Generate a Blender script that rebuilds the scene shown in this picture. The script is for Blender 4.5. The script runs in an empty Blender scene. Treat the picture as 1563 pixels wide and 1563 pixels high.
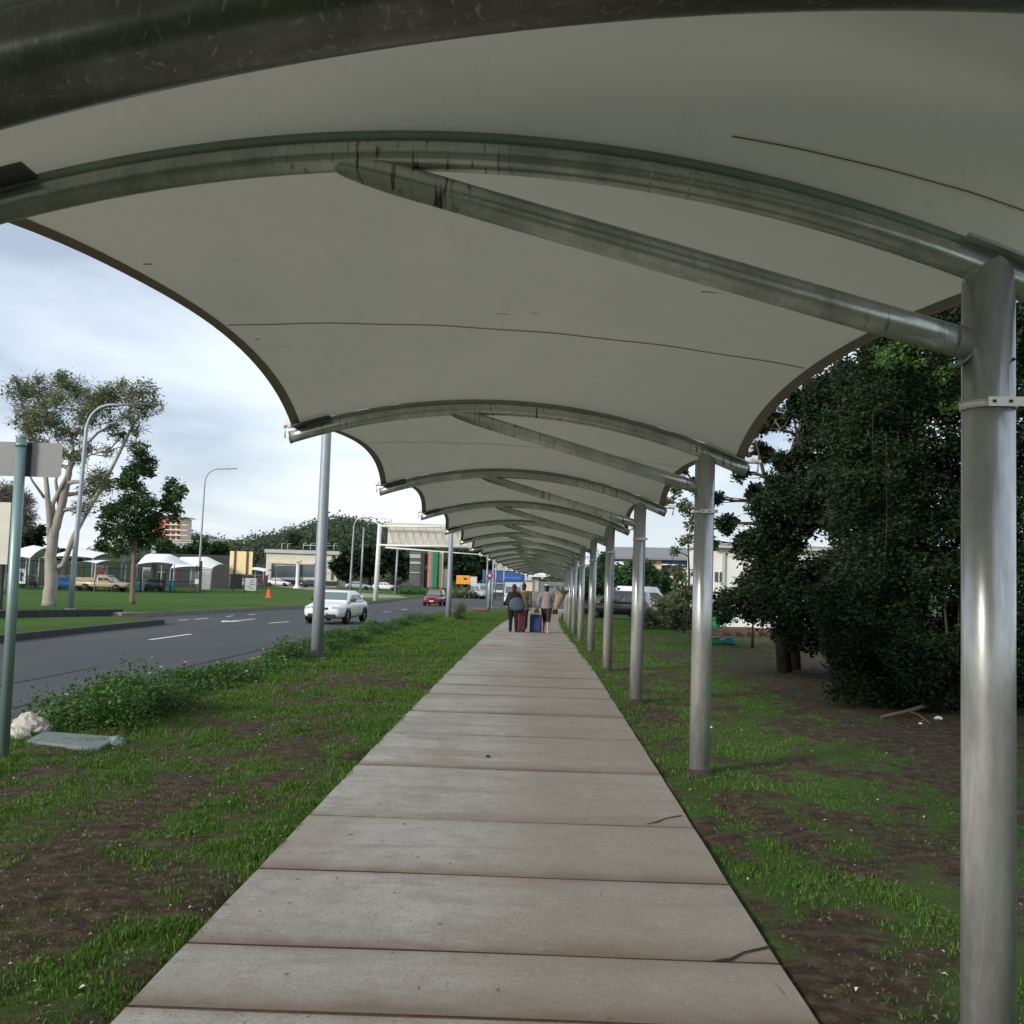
import bpy, math, random
import numpy as np
from math import sin, cos, pi, radians, exp, log1p, sqrt, atan2, tan
from mathutils import Vector, Matrix
S = bpy.context.scene
COL = S.collection
rng = np.random.default_rng(11)
random.seed(5)

# ------------------------------------------------------------------ camera model
F = 1534.0; CX = 781.5
PITCH, ROLL, YAW = radians(3.9), radians(1.85), radians(1.25)
cf = np.array([-sin(YAW)*cos(PITCH), cos(YAW)*cos(PITCH), sin(PITCH)])
r0 = np.array([cos(YAW), sin(YAW), 0.0]); u0 = np.cross(r0, cf)
cr = r0*cos(ROLL) + u0*sin(ROLL); cu = np.cross(cr, cf)
CAM = np.array([0.0, 0.0, 1.6])

def sp(a):
    return 6*log1p(exp(a/6)) if a < 200 else a
def gz(Y):
    return -0.012*(sp(Y-18)-sp(-18)) + 0.012*(sp(Y-85)-sp(-85))
def gzv(Y):
    s = lambda a: 6*np.logaddexp(0, a/6)
    return -0.012*(s(Y-18)-sp(-18)) + 0.012*(s(Y-85)-sp(-85))
def ray(x, y):
    d = cf + cr*(x-CX)/F - cu*(y-CX)/F
    return d/np.linalg.norm(d)
def at(x, y, Y):
    d = ray(x, y); t = Y/d[1]
    return Vector(CAM + d*t)
def G(x, y, off=0.0):
    d = ray(x, y); t = 0.5
    for i in range(4500):
        t *= 1.002; p = CAM + d*t
        if p[2] < gz(p[1])+off: return Vector(p)
    return Vector(p)
def gnd(x, Y, off=0.0):      # ground point under photo column x at distance Y
    d = ray(x, 880); t = Y/d[1]; p = CAM + d*t
    return Vector((p[0], Y, gz(Y)+off))

cam = bpy.data.cameras.new('camera'); cam.sensor_width = 36; cam.lens = 36*F/1563
cam.clip_end = 3000; cam.clip_start = 0.05
co = bpy.data.objects.new('camera', cam); COL.objects.link(co)
co.matrix_world = Matrix(((cr[0], cu[0], -cf[0], CAM[0]), (cr[1], cu[1], -cf[1], CAM[1]), (cr[2], cu[2], -cf[2], CAM[2]), (0, 0, 0, 1)))
S.camera = co

# ------------------------------------------------------------------ materials
def lin(c):
    f = lambda v: (v/255/12.92 if v/255 <= .04045 else ((v/255+.055)/1.055)**2.4)
    return (f(c[0]), f(c[1]), f(c[2]), 1)
class NT:
    def __init__(s, name):
        s.m = bpy.data.materials.new(name); s.m.use_nodes = True
        s.t = s.m.node_tree; s.n = s.t.nodes; s.l = s.t.links
        s.p = s.n['Principled BSDF']; s.out = s.n['Material Output']
        s._c = None
    def add(s, typ, **kw):
        n = s.n.new(typ)
        for k, v in kw.items(): setattr(n, k, v)
        return n
    def link(s, a, b): s.l.new(a, b)
    def coord(s, obj=False):
        if s._c is None:
            if obj: s._c = s.add('ShaderNodeTexCoord').outputs['Object']
            else: s._c = s.add('ShaderNodeNewGeometry').outputs['Position']
        return s._c
    def noise(s, scale, detail=4, rough=.55, stretch=None, dist=0):
        n = s.add('ShaderNodeTexNoise'); n.inputs['Scale'].default_value = scale
        n.inputs['Detail'].default_value = detail; n.inputs['Roughness'].default_value = rough
        n.inputs['Distortion'].default_value = dist
        c = s.coord()
        if stretch:
            mp = s.add('ShaderNodeMapping'); mp.inputs['Scale'].default_value = stretch
            s.link(c, mp.inputs['Vector']); c = mp.outputs[0]
        s.link(c, n.inputs['Vector'])
        return n.outputs['Fac']
    def ramp(s, fac, stops):
        r = s.add('ShaderNodeValToRGB'); e = r.color_ramp.elements
        while len(e) < len(stops): e.new(.5)
        for i, (p, c) in enumerate(stops):
            e[i].position = p; e[i].color = c if len(c) == 4 else (*c, 1)
        s.link(fac, r.inputs[0]); return r.outputs[0]
    def mix(s, fac, a, b, mode='MIX'):
        m = s.add('ShaderNodeMix', data_type='RGBA', blend_type=mode)
        for sock, v in ((0, fac), (6, a), (7, b)):
            if isinstance(v, (float, int)): m.inputs[sock].default_value = v
            elif isinstance(v, tuple): m.inputs[sock].default_value = v if len(v) == 4 else (*v, 1)
            else: s.link(v, m.inputs[sock])
        return m.outputs[2]
    def bump(s, h, strength=.3, dist=.01):
        b = s.add('ShaderNodeBump'); b.inputs['Strength'].default_value = strength
        b.inputs['Distance'].default_value = dist
        s.link(h, b.inputs['Height']); s.link(b.outputs[0], s.p.inputs['Normal'])
    def set(s, **kw):
        for k, v in kw.items():
            i = s.p.inputs[k.replace('_', ' ')]
            if isinstance(v, (float, int)): i.default_value = v
            elif isinstance(v, tuple): i.default_value = v if len(v) == 4 else (*v, 1)
            else: s.link(v, i)
        return s

def simple(name, c, rough=.6, metal=0, var=.25, scale=3, bump=0, spec=.5):
    """plain material with slight wear-like variation of its own colour"""
    t = NT(name); c = lin(c)
    lo = tuple(v*(1-var) for v in c[:3]); hi = tuple(min(1, v*(1+var*.6)) for v in c[:3])
    n = t.noise(scale, 6, .65)
    t.set(Base_Color=t.ramp(n, [(.3, lo), (.7, hi)]), Roughness=rough, Metallic=metal, Specular_IOR_Level=spec)
    if bump: t.bump(t.noise(scale*12, 4), bump, .01)
    return t.m

def leafmat(name, dark, light, trans=.35, rough=.45, scale=.6):
    t = NT(name)
    g = t.add('ShaderNodeNewGeometry')
    c1 = t.ramp(g.outputs['Random Per Island'], [(0, dark), (.55, tuple((a+b)/2 for a, b in zip(dark, light))), (1, light)])
    n = t.noise(scale, 3)
    c = t.mix(t.ramp(n, [(.35, (0, 0, 0)), (.7, (1, 1, 1))]), c1, tuple(min(1, v*1.45) for v in light), 'MIX')
    c = t.mix(.35, c1, c)
    t.set(Base_Color=c, Roughness=rough, Specular_IOR_Level=.35)
    tr = t.add('ShaderNodeBsdfTranslucent'); t.link(c, tr.inputs['Color'])
    mx = t.add('ShaderNodeMixShader'); mx.inputs[0].default_value = trans
    t.link(t.p.outputs[0], mx.inputs[1]); t.link(tr.outputs[0], mx.inputs[2])
    t.link(mx.outputs[0], t.out.inputs['Surface'])
    return t.m

def m_galv(name, base=(.60, .61, .59), stretch=(1, 1, .35), scratch=False):
    t = NT(name)
    sp_ = t.add('ShaderNodeTexVoronoi'); sp_.inputs['Scale'].default_value = 38
    mp = t.add('ShaderNodeMapping'); mp.inputs['Scale'].default_value = stretch
    t.link(t.coord(), mp.inputs[0]); t.link(mp.outputs[0], sp_.inputs['Vector'])
    n2 = t.noise(2.2, 8, .7, (3, 3, .6))
    n3 = t.noise(26, 5, .6, (1, 1, .12), 1.5)
    c = t.ramp(n2, [(.25, tuple(v*.62 for v in base)), (.7, tuple(v*1.15 for v in base))])
    c = t.mix(.18, c, sp_.outputs['Distance'], 'MULTIPLY')
    c = t.mix(t.ramp(n3, [(.58, (0, 0, 0)), (.75, (.5, .5, .5))]), c, (.72, .74, .73))
    t.set(Base_Color=c, Metallic=.62, Roughness=t.ramp(n2, [(.2, (.36,)*3), (.8, (.22,)*3)]))
    if scratch:
        mp = t.add('ShaderNodeMapping'); mp.inputs['Rotation'].default_value = (0, .6, 0); mp.inputs['Scale'].default_value = (46, 8, 5); t.link(t.coord(), mp.inputs[0])
        nn = t.add('ShaderNodeTexNoise'); nn.inputs['Scale'].default_value = 1; nn.inputs['Detail'].default_value = 5; nn.inputs['Distortion'].default_value = .7; t.link(mp.outputs[0], nn.inputs['Vector'])
        pm = t.ramp(t.noise(.9, 4, .6), [(.50, (0, 0, 0)), (.60, (1, 1, 1))]); lines = t.ramp(nn.outputs['Fac'], [(.34, (1, 1, 1)), (.42, (0, 0, 0))])
        c2 = t.mix(lines, t.mix(.5, c, (.72, .72, .68)), (.10, .10, .09)); t.set(Base_Color=t.mix(pm, c, c2))
    t.bump(n3, .12, .004)
    return t.m
def m_fabric():
    t = NT('membrane_fabric')
    n = t.noise(1.4, 6, .6); n2 = t.noise(40, 3)
    c = t.ramp(n, [(.3, (.75, .72, .585)), (.7, (.81, .78, .64))])
    c = t.mix(t.ramp(t.noise(7, 7, .7, (1, .5, 1), 1), [(.56, (0, 0, 0)), (.8, (.3, .3, .3))]), c, (.46, .43, .34))
    c = t.mix(t.ramp(t.noise(1.1, 6, .7, (2.2, .5, 1), 2), [(.55, (0, 0, 0)), (.72, (.28, .28, .28))]), c, (.52, .47, .36))
    t.set(Base_Color=c, Roughness=.55, Specular_IOR_Level=.25)
    t.bump(n2, .06, .002)
    tr = t.add('ShaderNodeBsdfTranslucent'); tr.inputs[0].default_value = (.5, .49, .41, 1)
    mx = t.add('ShaderNodeMixShader'); mx.inputs[0].default_value = .18
    t.link(t.p.outputs[0], mx.inputs[1]); t.link(tr.outputs[0], mx.inputs[2]); t.link(mx.outputs[0], t.out.inputs['Surface'])
    return t.m
def m_concrete():
    t = NT('path_concrete')
    big = t.noise(.55, 5, .6, (1, .6, 1), .6); mid = t.noise(5, 8, .7); fine = t.noise(120, 4, .7)
    vor = t.add('ShaderNodeTexVoronoi'); vor.inputs['Scale'].default_value = 70; t.link(t.coord(), vor.inputs['Vector'])
    c = t.ramp(big, [(.34, (.37, .345, .295)), (.5, (.47, .46, .415)), (.68, (.56, .56, .525))])
    c = t.mix(t.ramp(mid, [(.35, (.35, .35, .35)), (.6, (0, 0, 0))]), c, (.20, .16, .125))
    c = t.mix(t.ramp(fine, [(.3, (.45, .45, .45)), (.6, (0, 0, 0))]), c, (.17, .15, .13))
    c = t.mix(t.ramp(vor.outputs['Distance'], [(.08, (.35, .35, .35)), (.2, (0, 0, 0))]), c, (.12, .10, .085))
    c = t.mix(t.ramp(t.noise(18, 4, .6), [(.68, (0, 0, 0)), (.75, (.6, .6, .6))]), c, (.12, .09, .065))
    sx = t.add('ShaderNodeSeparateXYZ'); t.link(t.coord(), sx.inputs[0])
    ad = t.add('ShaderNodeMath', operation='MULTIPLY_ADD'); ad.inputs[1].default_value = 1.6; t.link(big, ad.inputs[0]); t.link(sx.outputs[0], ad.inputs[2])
    c = t.mix(t.ramp(ad.outputs[0], [(.45, (0, 0, 0)), (1.5, (.62, .62, .62))]), c, (.27, .225, .175))  # browner to the right: dirt tone plus shade, painted into the colour
    band = t.noise(1.5, 7, .68, (.30, 1.5, 1), .8)
    c = t.mix(t.ramp(band, [(.50, (0, 0, 0)), (.66, (.55, .55, .55))]), c, (.25, .195, .145))
    grit = t.noise(48, 3, .8)
    c = t.mix(t.ramp(grit, [(.30, (.65, .65, .65)), (.48, (0, 0, 0))]), c, (.16, .13, .10))
    c = t.mix(t.ramp(t.noise(34, 4, .8), [(.58, (0, 0, 0)), (.74, (.5, .5, .5))]), c, (.60, .58, .53))
    at_ = t.add('ShaderNodeAttribute', attribute_name='tone')
    c = t.mix(t.ramp(at_.outputs['Fac'], [(.0, (0, 0, 0)), (1.0, (.28, .28, .28))]), c, (.30, .265, .215))
    ad_ = t.add('ShaderNodeAttribute', attribute_name='dirt'); mu = t.add('ShaderNodeMath', operation='MULTIPLY'); t.link(ad_.outputs['Fac'], mu.inputs[0]); t.link(t.noise(2.6, 6, .7, None, .6), mu.inputs[1])
    c = t.mix(t.ramp(mu.outputs[0], [(.05, (0, 0, 0)), (.42, (.85, .85, .85))]), c, (.185, .135, .09))
    t.set(Base_Color=c, Roughness=.85, Specular_IOR_Level=.3)
    t.bump(fine, .5, .004)
    return t.m
def m_asphalt():
    t = NT('asphalt')
    fine = t.noise(90, 4, .7); big = t.noise(.18, 5, .6, (1, .35, 1)); st = t.noise(.9, 4, .6, (1, .06, 1))
    c = t.ramp(big, [(.3, (.056, .060, .060)), (.7, (.082, .086, .085))])
    c = t.mix(t.ramp(st, [(.4, (.4, .4, .4)), (.62, (0, 0, 0))]), c, (.055, .058, .062))
    c = t.mix(t.ramp(fine, [(.45, (0, 0, 0)), (.75, (.35, .35, .35))]), c, (.17, .17, .17))
    t.set(Base_Color=c, Roughness=.85, Specular_IOR_Level=.2); t.bump(fine, .3, .004)
    return t.m
def m_ground():
    t = NT('ground_soil_turf')
    a = t.add('ShaderNodeAttribute', attribute_name='turf')
    soil = t.ramp(t.noise(9, 9, .72), [(.30, (.018, .013, .008)), (.5, (.068, .048, .030)), (.72, (.17, .125, .08))])
    soil = t.mix(t.ramp(t.noise(60, 4, .7), [(.6, (0, 0, 0)), (.75, (.5, .5, .5))]), soil, (.14, .115, .08))
    g = t.ramp(t.noise(14, 8, .7), [(.3, (.028, .060, .012)), (.55, (.06, .120, .022)), (.8, (.10, .165, .035))])
    g = t.mix(t.ramp(t.noise(.5, 4, .6), [(.4, (0, 0, 0)), (.7, (.5, .5, .5))]), g, (.085, .10, .035))
    m = t.add('ShaderNodeMath', operation='ADD'); m.inputs[1].default_value = -.25
    mm = t.add('ShaderNodeMath', operation='MULTIPLY'); mm.inputs[1].default_value = .5
    t.link(t.noise(22, 6, .7), mm.inputs[0]); t.link(mm.outputs[0], m.inputs[0])
    m2 = t.add('ShaderNodeMath', operation='ADD'); t.link(m.outputs[0], m2.inputs[0]); t.link(a.outputs['Fac'], m2.inputs[1])
    t.set(Base_Color=t.mix(t.ramp(m2.outputs[0], [(.26, (0, 0, 0)), (.62, (1, 1, 1))]), soil, g), Roughness=.95, Specular_IOR_Level=.15)
    t.bump(t.noise(30, 8, .75), .9, .03)
    return t.m
def m_lawn():
    t = NT('lawn_grass')
    g = t.ramp(t.noise(.35, 6, .65), [(.3, (.055, .115, .020)), (.55, (.085, .165, .030)), (.75, (.12, .20, .045))])
    g = t.mix(t.ramp(t.noise(5, 8, .75), [(.35, (.6, .6, .6)), (.6, (0, 0, 0))]), g, (.032, .062, .014))
    t.set(Base_Color=g, Roughness=.95, Specular_IOR_Level=.1); t.bump(t.noise(12, 8, .75), 1, .08)
    return t.m
def m_paint(name, c, rough=.28, coat=.6):
    t = NT(name); c = lin(c)
    t.set(Base_Color=t.ramp(t.noise(2, 5), [(.3, tuple(v*.88 for v in c[:3])), (.7, c)]), Roughness=rough)
    t.p.inputs['Coat Weight'].default_value = coat; t.p.inputs['Coat Roughness'].default_value = .08
    return t.m
def m_glass(name='dark_glass', c=(.03, .04, .045)):
    t = NT(name); t.set(Base_Color=c, Roughness=.06, Specular_IOR_Level=.8); return t.m
def m_bark(name, a, b, scale=6):
    t = NT(name); n = t.noise(scale, 8, .7, (1, 1, .3), 1)
    t.set(Base_Color=t.ramp(n, [(.3, a), (.7, b)]), Roughness=.9, Specular_IOR_Level=.2); t.bump(n, .6, .03); return t.m
def m_kerb():
    t = NT('kerb_yellow_worn'); n = t.noise(2.2, 6, .7, (1, .5, 1))
    c = t.mix(t.ramp(n, [(.44, (0, 0, 0)), (.52, (1, 1, 1))]), (.27, .26, .23), (.55, .40, .07))
    c = t.mix(t.ramp(t.noise(14, 6, .7), [(.4, (.6, .6, .6)), (.6, (0, 0, 0))]), c, (.14, .12, .09))
    t.set(Base_Color=c, Roughness=.85); t.bump(t.noise(50), .3); return t.m
def m_mesh(name, c, sx, frac):
    """woven wire: alternating wire and open cells, wires darker"""
    t = NT(name); t.set(Base_Color=c, Roughness=.6)
    return t.m

M = dict(
    galv=m_galv('galvanised_steel'),
    galvfront=m_galv('dark_front_beam', (.17, .18, .15), (1, 1, 1)), galvbeam=m_galv('galvanised_beam', (.50, .54, .49), (1, 1, 1), True),  # front beam has a darker base colour than the other beams
    band=simple('clamp_band_steel', (225, 222, 212), .4, .35, .1),
    keder=simple('keder_aluminium', (140, 158, 142), .5, .2, .2, 4),
    fabric=m_fabric(), hem=simple('hem_fabric', (142, 132, 116), .7, 0, .12, 4), seam=simple('seam_weld', (150, 132, 108), .8, 0, .1, 5),
    dark=simple('dark_steel', (42, 48, 46), .6, .2), blackplastic=simple('black_plastic', (22, 22, 24), .5),
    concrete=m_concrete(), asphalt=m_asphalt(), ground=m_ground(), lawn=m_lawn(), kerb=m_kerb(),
    joint=simple('joint_dirt', (92, 72, 52), .95, 0, .5, 20, .4), crack=simple('crack_dirt', (30, 25, 21), .95),
    edge=simple('slab_edge_dirt', (60, 50, 42), .95, 0, .5, 14),
    mark=simple('road_paint', (225, 225, 222), .7, 0, .18, 8), kerbgrey=simple('kerb_concrete', (128, 122, 112), .9, 0, .3, 4, .3),
    darkstone=simple('dark_stone', (62, 60, 60), .9, 0, .4, 5, .5), gutter=simple('gutter_asphalt', (58, 61, 62), .8, 0, .25, 6, .3),
    gap=simple('dark_gap', (28, 28, 28), .9),
    polegreen=simple('sign_pole_steel', (126, 150, 146), .42, .45, .12, 2), polegrey=simple('lamp_pole_steel', (150, 158, 166), .5, .35, .1, 2),
    signback=simple('sign_back_aluminium', (128, 128, 130), .55, .15, .06, 2),
    slab=simple('cover_slab', (112, 124, 120), .9, 0, .22, 9, .4), rock=simple('pale_rock', (182, 176, 164), .9, 0, .35, 7, .6),
    white=simple('white_paint', (222, 222, 218), .5, 0, .1, 1), offwhite=simple('offwhite_wall', (205, 200, 188), .7, 0, .12, .8),
    cream=simple('cream_wall', (214, 196, 158), .7, 0, .1, .8), creamsign=simple('cream_sign', (236, 210, 160), .6, 0, .08, 1),
    greywall=simple('grey_wall', (118, 122, 120), .8, 0, .15, .7), darkwall=simple('dark_wall', (50, 54, 54), .8, 0, .3, .6),
    midgrey=simple('mid_grey', (92, 94, 92), .8, 0, .25, .8), palegrey=simple('pale_grey', (176, 178, 176), .7, 0, .12, .8),
    pink=simple('terracotta_wall', (200, 112, 98), .8, 0, .15, .4), peach=simple('peach_wall', (232, 206, 190), .8, 0, .1, .4),
    greenp=simple('green_paint', (14, 120, 84), .5, 0, .12, 1), red=m_paint('red_paint', (112, 10, 18)), orange=simple('orange_plastic', (245, 84, 36), .6, 0, .1),
    orangesign=simple('orange_sign', (232, 156, 44), .6, 0, .1), teal=simple('teal_plastic', (44, 124, 128), .5, 0, .15),
    blue=m_paint('blue_paint', (36, 110, 196)), bluebox=simple('blue_container', (56, 80, 136), .6, 0, .15, .8),
    carwhite=m_paint('white_car_paint', (232, 232, 230)), cardark=m_paint('dark_car_paint', (38, 42, 46)), beige=m_paint('beige_car_paint', (176, 160, 128), .4, .2),
    carsilver=m_paint('silver_car_paint', (158, 168, 172)), glass=m_glass(), winglass=m_glass('window_glass', (.10, .13, .15)),
    screen=m_glass('windscreen_glass', (.13, .17, .18)), tyre=simple('tyre_rubber', (24, 24, 25), .9), rim=simple('wheel_rim', (150, 152, 155), .4, .7),
    lampglass=m_glass('headlamp_glass', (.5, .52, .52)), tail=simple('tail_lamp', (150, 16, 16), .3),
    shade=simple('shade_fabric', (238, 238, 234), .7, 0, .05, 1), roofgrey=simple('roof_grey', (128, 130, 132), .7, 0, .15, .5),
    brownfence=simple('brown_fence', (72, 56, 56), .9, 0, .3, 1), timber=simple('timber_edging', (98, 78, 64), .9, 0, .3, 3),
    bark=m_bark('brown_bark', (.05, .038, .028), (.14, .11, .085)), barkpale=m_bark('pale_gum_bark', (.20, .17, .145), (.42, .38, .34), 3),
    barkdark=m_bark('dark_bark', (.028, .022, .017), (.085, .065, .05)), barkred=m_bark('reddish_bark', (.11, .07, .055), (.30, .21, .18), 5),
    leafgum=leafmat('gum_leaves', (.075, .10, .035), (.17, .215, .075)), leafgrey=leafmat('grey_twigs', (.11, .10, .08), (.20, .19, .15), .2),
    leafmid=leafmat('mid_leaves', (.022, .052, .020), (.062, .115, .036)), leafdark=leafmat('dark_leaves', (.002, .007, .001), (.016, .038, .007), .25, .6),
    leafbright=leafmat('bright_leaves', (.03, .075, .012), (.085, .17, .03), .4), leafolive=leafmat('olive_leaves', (.05, .07, .03), (.12, .15, .065), .3),
    leafwood=leafmat('wood_leaves', (.04, .060, .036), (.085, .12, .062), .2, .7, .05),  # greyed leaf colour stands in for distance haze on the hills
    cover=leafmat('ground_cover_leaves', (.016, .046, .008), (.068, .150, .024), .3),
    blade=leafmat('grass_blades', (.040, .100, .010), (.115, .22, .032), .45, .6, 1.2), straw=leafmat('dry_bits', (.09, .07, .04), (.22, .18, .10), .2, .8),
    petal=simple('yellow_petals', (226, 200, 60), .6), petalw=simple('white_petals', (236, 232, 226), .6), litter=simple('pale_litter', (200, 196, 186), .8),
    skin=simple('skin', (172, 122, 98), .55, 0, .1), skind=simple('skin_pale', (176, 136, 114), .55, 0, .1), hair=simple('dark_hair', (24, 16, 14), .6), hairred=simple('reddish_scarf', (74, 16, 20), .8),
    jblack=simple('black_cloth', (26, 28, 32), .9), jolive=simple('olive_cloth', (98, 90, 66), .9), jgrey=simple('grey_cloth', (136, 130, 130), .9),
    trblack=simple('black_trousers', (16, 17, 20), .9), trbrown=simple('dark_brown_trousers', (48, 43, 38), .9), bagteal=simple('blue_grey_bag', (64, 82, 98), .8),
    suitblue=simple('blue_suitcase', (32, 54, 100), .6), suitred=simple('dark_red_suitcase', (78, 20, 30), .6), paper=simple('brown_paper', (150, 134, 118), .85, 0, .3, 12),
    shoe=simple('black_shoe', (14, 14, 15), .5), shoew=simple('pale_shoe', (200, 186, 172), .6), cap=simple('white_cap', (226, 224, 218), .8),
    bluewall=simple('blue_facade', (96, 128, 178), .6, 0, .15, .8), hillgreen=simple('hill_green', (48, 62, 46), .95, 0, .4, .06), gravel=simple('gravel', (150, 136, 122), .95, 0, .25, 3),
    yellowp=simple('yellow_pole', (190, 180, 90), .6), stonered=simple('reddish_pillar', (176, 122, 112), .8, 0, .15), wood=simple('dead_wood', (110, 92, 76), .9, 0, .3, 8),
)

# ------------------------------------------------------------------ mesh helpers
class MB:
    def __init__(s): s.v = []; s.f = []; s.sm = []; s.mi = []; s.cur = 0
    def add(s, vs, fs, smooth=False):
        o = len(s.v); s.v.extend([tuple(map(float, v)) for v in vs])
        for f in fs: s.f.append(tuple(i+o for i in f)); s.sm.append(smooth); s.mi.append(s.cur)
        return s
    def box(s, c, d, rz=0, rx=0, ry=0):
        R = Matrix.Rotation(rz, 3, 'Z') @ Matrix.Rotation(ry, 3, 'Y') @ Matrix.Rotation(rx, 3, 'X'); c = Vector(c)
        vs = [c + R @ Vector((i*d[0]/2, j*d[1]/2, k*d[2]/2)) for k in (-1, 1) for j in (-1, 1) for i in (-1, 1)]
        return s.add(vs, [(0, 2, 3, 1), (4, 5, 7, 6), (0, 1, 5, 4), (1, 3, 7, 5), (3, 2, 6, 7), (2, 0, 4, 6)])
    def tube(s, pts, r, n=12, cap=True, smooth=True):
        pts = [Vector(p) for p in pts]
        rs = r if isinstance(r, (list, tuple)) else [r]*len(pts)
        vs = []; up = None
        for i, p in enumerate(pts):
            d = (pts[min(i+1, len(pts)-1)] - pts[max(i-1, 0)])
            if d.length < 1e-9: d = Vector((0, 0, 1))
            d.normalize()
            if up is None:
                up = Vector((0, 0, 1)) if abs(d.z) < .9 else Vector((0, 1, 0))
            a = d.cross(up)
            if a.length < 1e-6: a = d.orthogonal()
            a.normalize(); b = d.cross(a).normalized(); up = -b if (-b).dot(up) > 0 else b
            up = a.cross(d).normalized()
            for k in range(n):
                t = 2*pi*k/n; vs.append(p + (a*cos(t) + up*sin(t))*rs[i])
        fs = []
        for i in range(len(pts)-1):
            for k in range(n):
                q = (k+1) % n; fs.append((i*n+k, i*n+q, (i+1)*n+q, (i+1)*n+k))
        s.add(vs, fs, smooth)
        if cap:
            o = len(s.v)-len(vs)
            s.f.append(tuple(o+k for k in range(n))[::-1]); s.sm.append(False); s.mi.append(s.cur)
            s.f.append(tuple(o+(len(pts)-1)*n+k for k in range(n))); s.sm.append(False); s.mi.append(s.cur)
        return s
    def lathe(s, prof, c=(0, 0, 0), n=24, axis='Z', smooth=True):
        vs = []; c = Vector(c)
        for (r, z) in prof:
            for k in range(n):
                t = 2*pi*k/n
                if axis == 'Z': v = Vector((r*cos(t), r*sin(t), z))
                elif axis == 'X': v = Vector((z, r*cos(t), r*sin(t)))
                else: v = Vector((r*cos(t), z, r*sin(t)))
                vs.append(c+v)
        fs = [(i*n+k, i*n+(k+1) % n, (i+1)*n+(k+1) % n, (i+1)*n+k) for i in range(len(prof)-1) for k in range(n)]
        return s.add(vs, fs, smooth)
    def prism(s, poly, z0, z1):
        n = len(poly); vs = [(x, y, z0) for x, y in poly] + [(x, y, z1) for x, y in poly]
        return s.add(vs, [tuple(range(n))[::-1], tuple(range(n, 2*n))] + [(i, (i+1) % n, n+(i+1) % n, n+i) for i in range(n)])
    def loft(s, loops, smooth=True, cap=True):
        n = len(loops[0]); vs = [v for l in loops for v in l]
        fs = [(i*n+k, i*n+(k+1) % n, (i+1)*n+(k+1) % n, (i+1)*n+k) for i in range(len(loops)-1) for k in range(n)]
        if cap: fs += [tuple(range(n))[::-1], tuple(range((len(loops)-1)*n, len(loops)*n))]
        return s.add(vs, fs, smooth)
    def ell(s, c, r, nu=14, nv=9, R=None):
        c = Vector(c); vs = []; fs = []
        for i in range(nv+1):
            a = pi*i/nv
            for k in range(nu):
                t = 2*pi*k/nu; p = Vector((r[0]*sin(a)*cos(t), r[1]*sin(a)*sin(t), r[2]*cos(a)))
                if R: p = R @ p
                vs.append(c+p)
        for i in range(nv):
            for k in range(nu): fs.append((i*nu+k, (i+1)*nu+k, (i+1)*nu+(k+1) % nu, i*nu+(k+1) % nu))
        return s.add(vs, fs, True)
    def grid(s, P, smooth=True):      # P[i][j] points
        m, n = len(P), len(P[0])
        return s.add([p for r in P for p in r], [(i*n+j, i*n+j+1, (i+1)*n+j+1, (i+1)*n+j) for i in range(m-1) for j in range(n-1)], smooth)
    def build(s, name, mat, parent=None, bevel=0, loc=None):
        me = bpy.data.meshes.new(name); me.from_pydata(s.v, [], s.f)
        me.polygons.foreach_set('use_smooth', s.sm); me.polygons.foreach_set('material_index', s.mi)
        for m in (mat if isinstance(mat, (list, tuple)) else [mat]): me.materials.append(m)
        me.update()
        o = bpy.data.objects.new(name, me); COL.objects.link(o)
        if parent: o.parent = parent
        if loc is not None: o.location = loc
        if bevel:
            b = o.modifiers.new('bevel', 'BEVEL'); b.width = bevel; b.segments = 2; b.limit_method = 'ANGLE'
        return o
def npmesh(name, V, Fc, nper, mats, parent=None, mi=None, smooth=False):
    """V (n,3); faces each nper consecutive vertex indices given in Fc"""
    me = bpy.data.meshes.new(name); nf = len(Fc)//nper
    me.vertices.add(len(V)); me.vertices.foreach_set('co', np.asarray(V, np.float32).ravel())
    me.loops.add(len(Fc)); me.loops.foreach_set('vertex_index', np.asarray(Fc, np.int32))
    me.polygons.add(nf); me.polygons.foreach_set('loop_start', np.arange(0, len(Fc), nper, dtype=np.int32))
    try: me.polygons.foreach_set('loop_total', np.full(nf, nper, np.int32))
    except Exception: pass
    if mi is not None: me.polygons.foreach_set('material_index', np.asarray(mi, np.int32))
    me.polygons.foreach_set('use_smooth', np.full(nf, smooth))
    for m in (mats if isinstance(mats, (list, tuple)) else [mats]): me.materials.append(m)
    me.update(calc_edges=True)
    o = bpy.data.objects.new(name, me); COL.objects.link(o)
    if parent: o.parent = parent
    return o
def tag(o, label=None, cat=None, group=None, kind=None):
    if label: o['label'] = label
    if cat: o['category'] = cat
    if group: o['group'] = group
    if kind: o['kind'] = kind
    return o
def thing(name, label, cat, loc=(0, 0, 0), rz=0, group=None):
    o = bpy.data.objects.new(name, None); COL.objects.link(o); o.location = loc; o.rotation_euler = (0, 0, rz)
    return tag(o, label, cat, group)
def dup(root, loc, rz=None, label=None, group=None):
    r = root.copy(); COL.objects.link(r); r.location = loc
    if rz is not None: r.rotation_euler = (0, 0, rz)
    if label: r['label'] = label
    if group: r['group'] = group
    for ch in list(root.children):
        c = ch.copy(); COL.objects.link(c); c.parent = r
        for g in list(ch.children):
            d = g.copy(); COL.objects.link(d); d.parent = c
    return r

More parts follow.
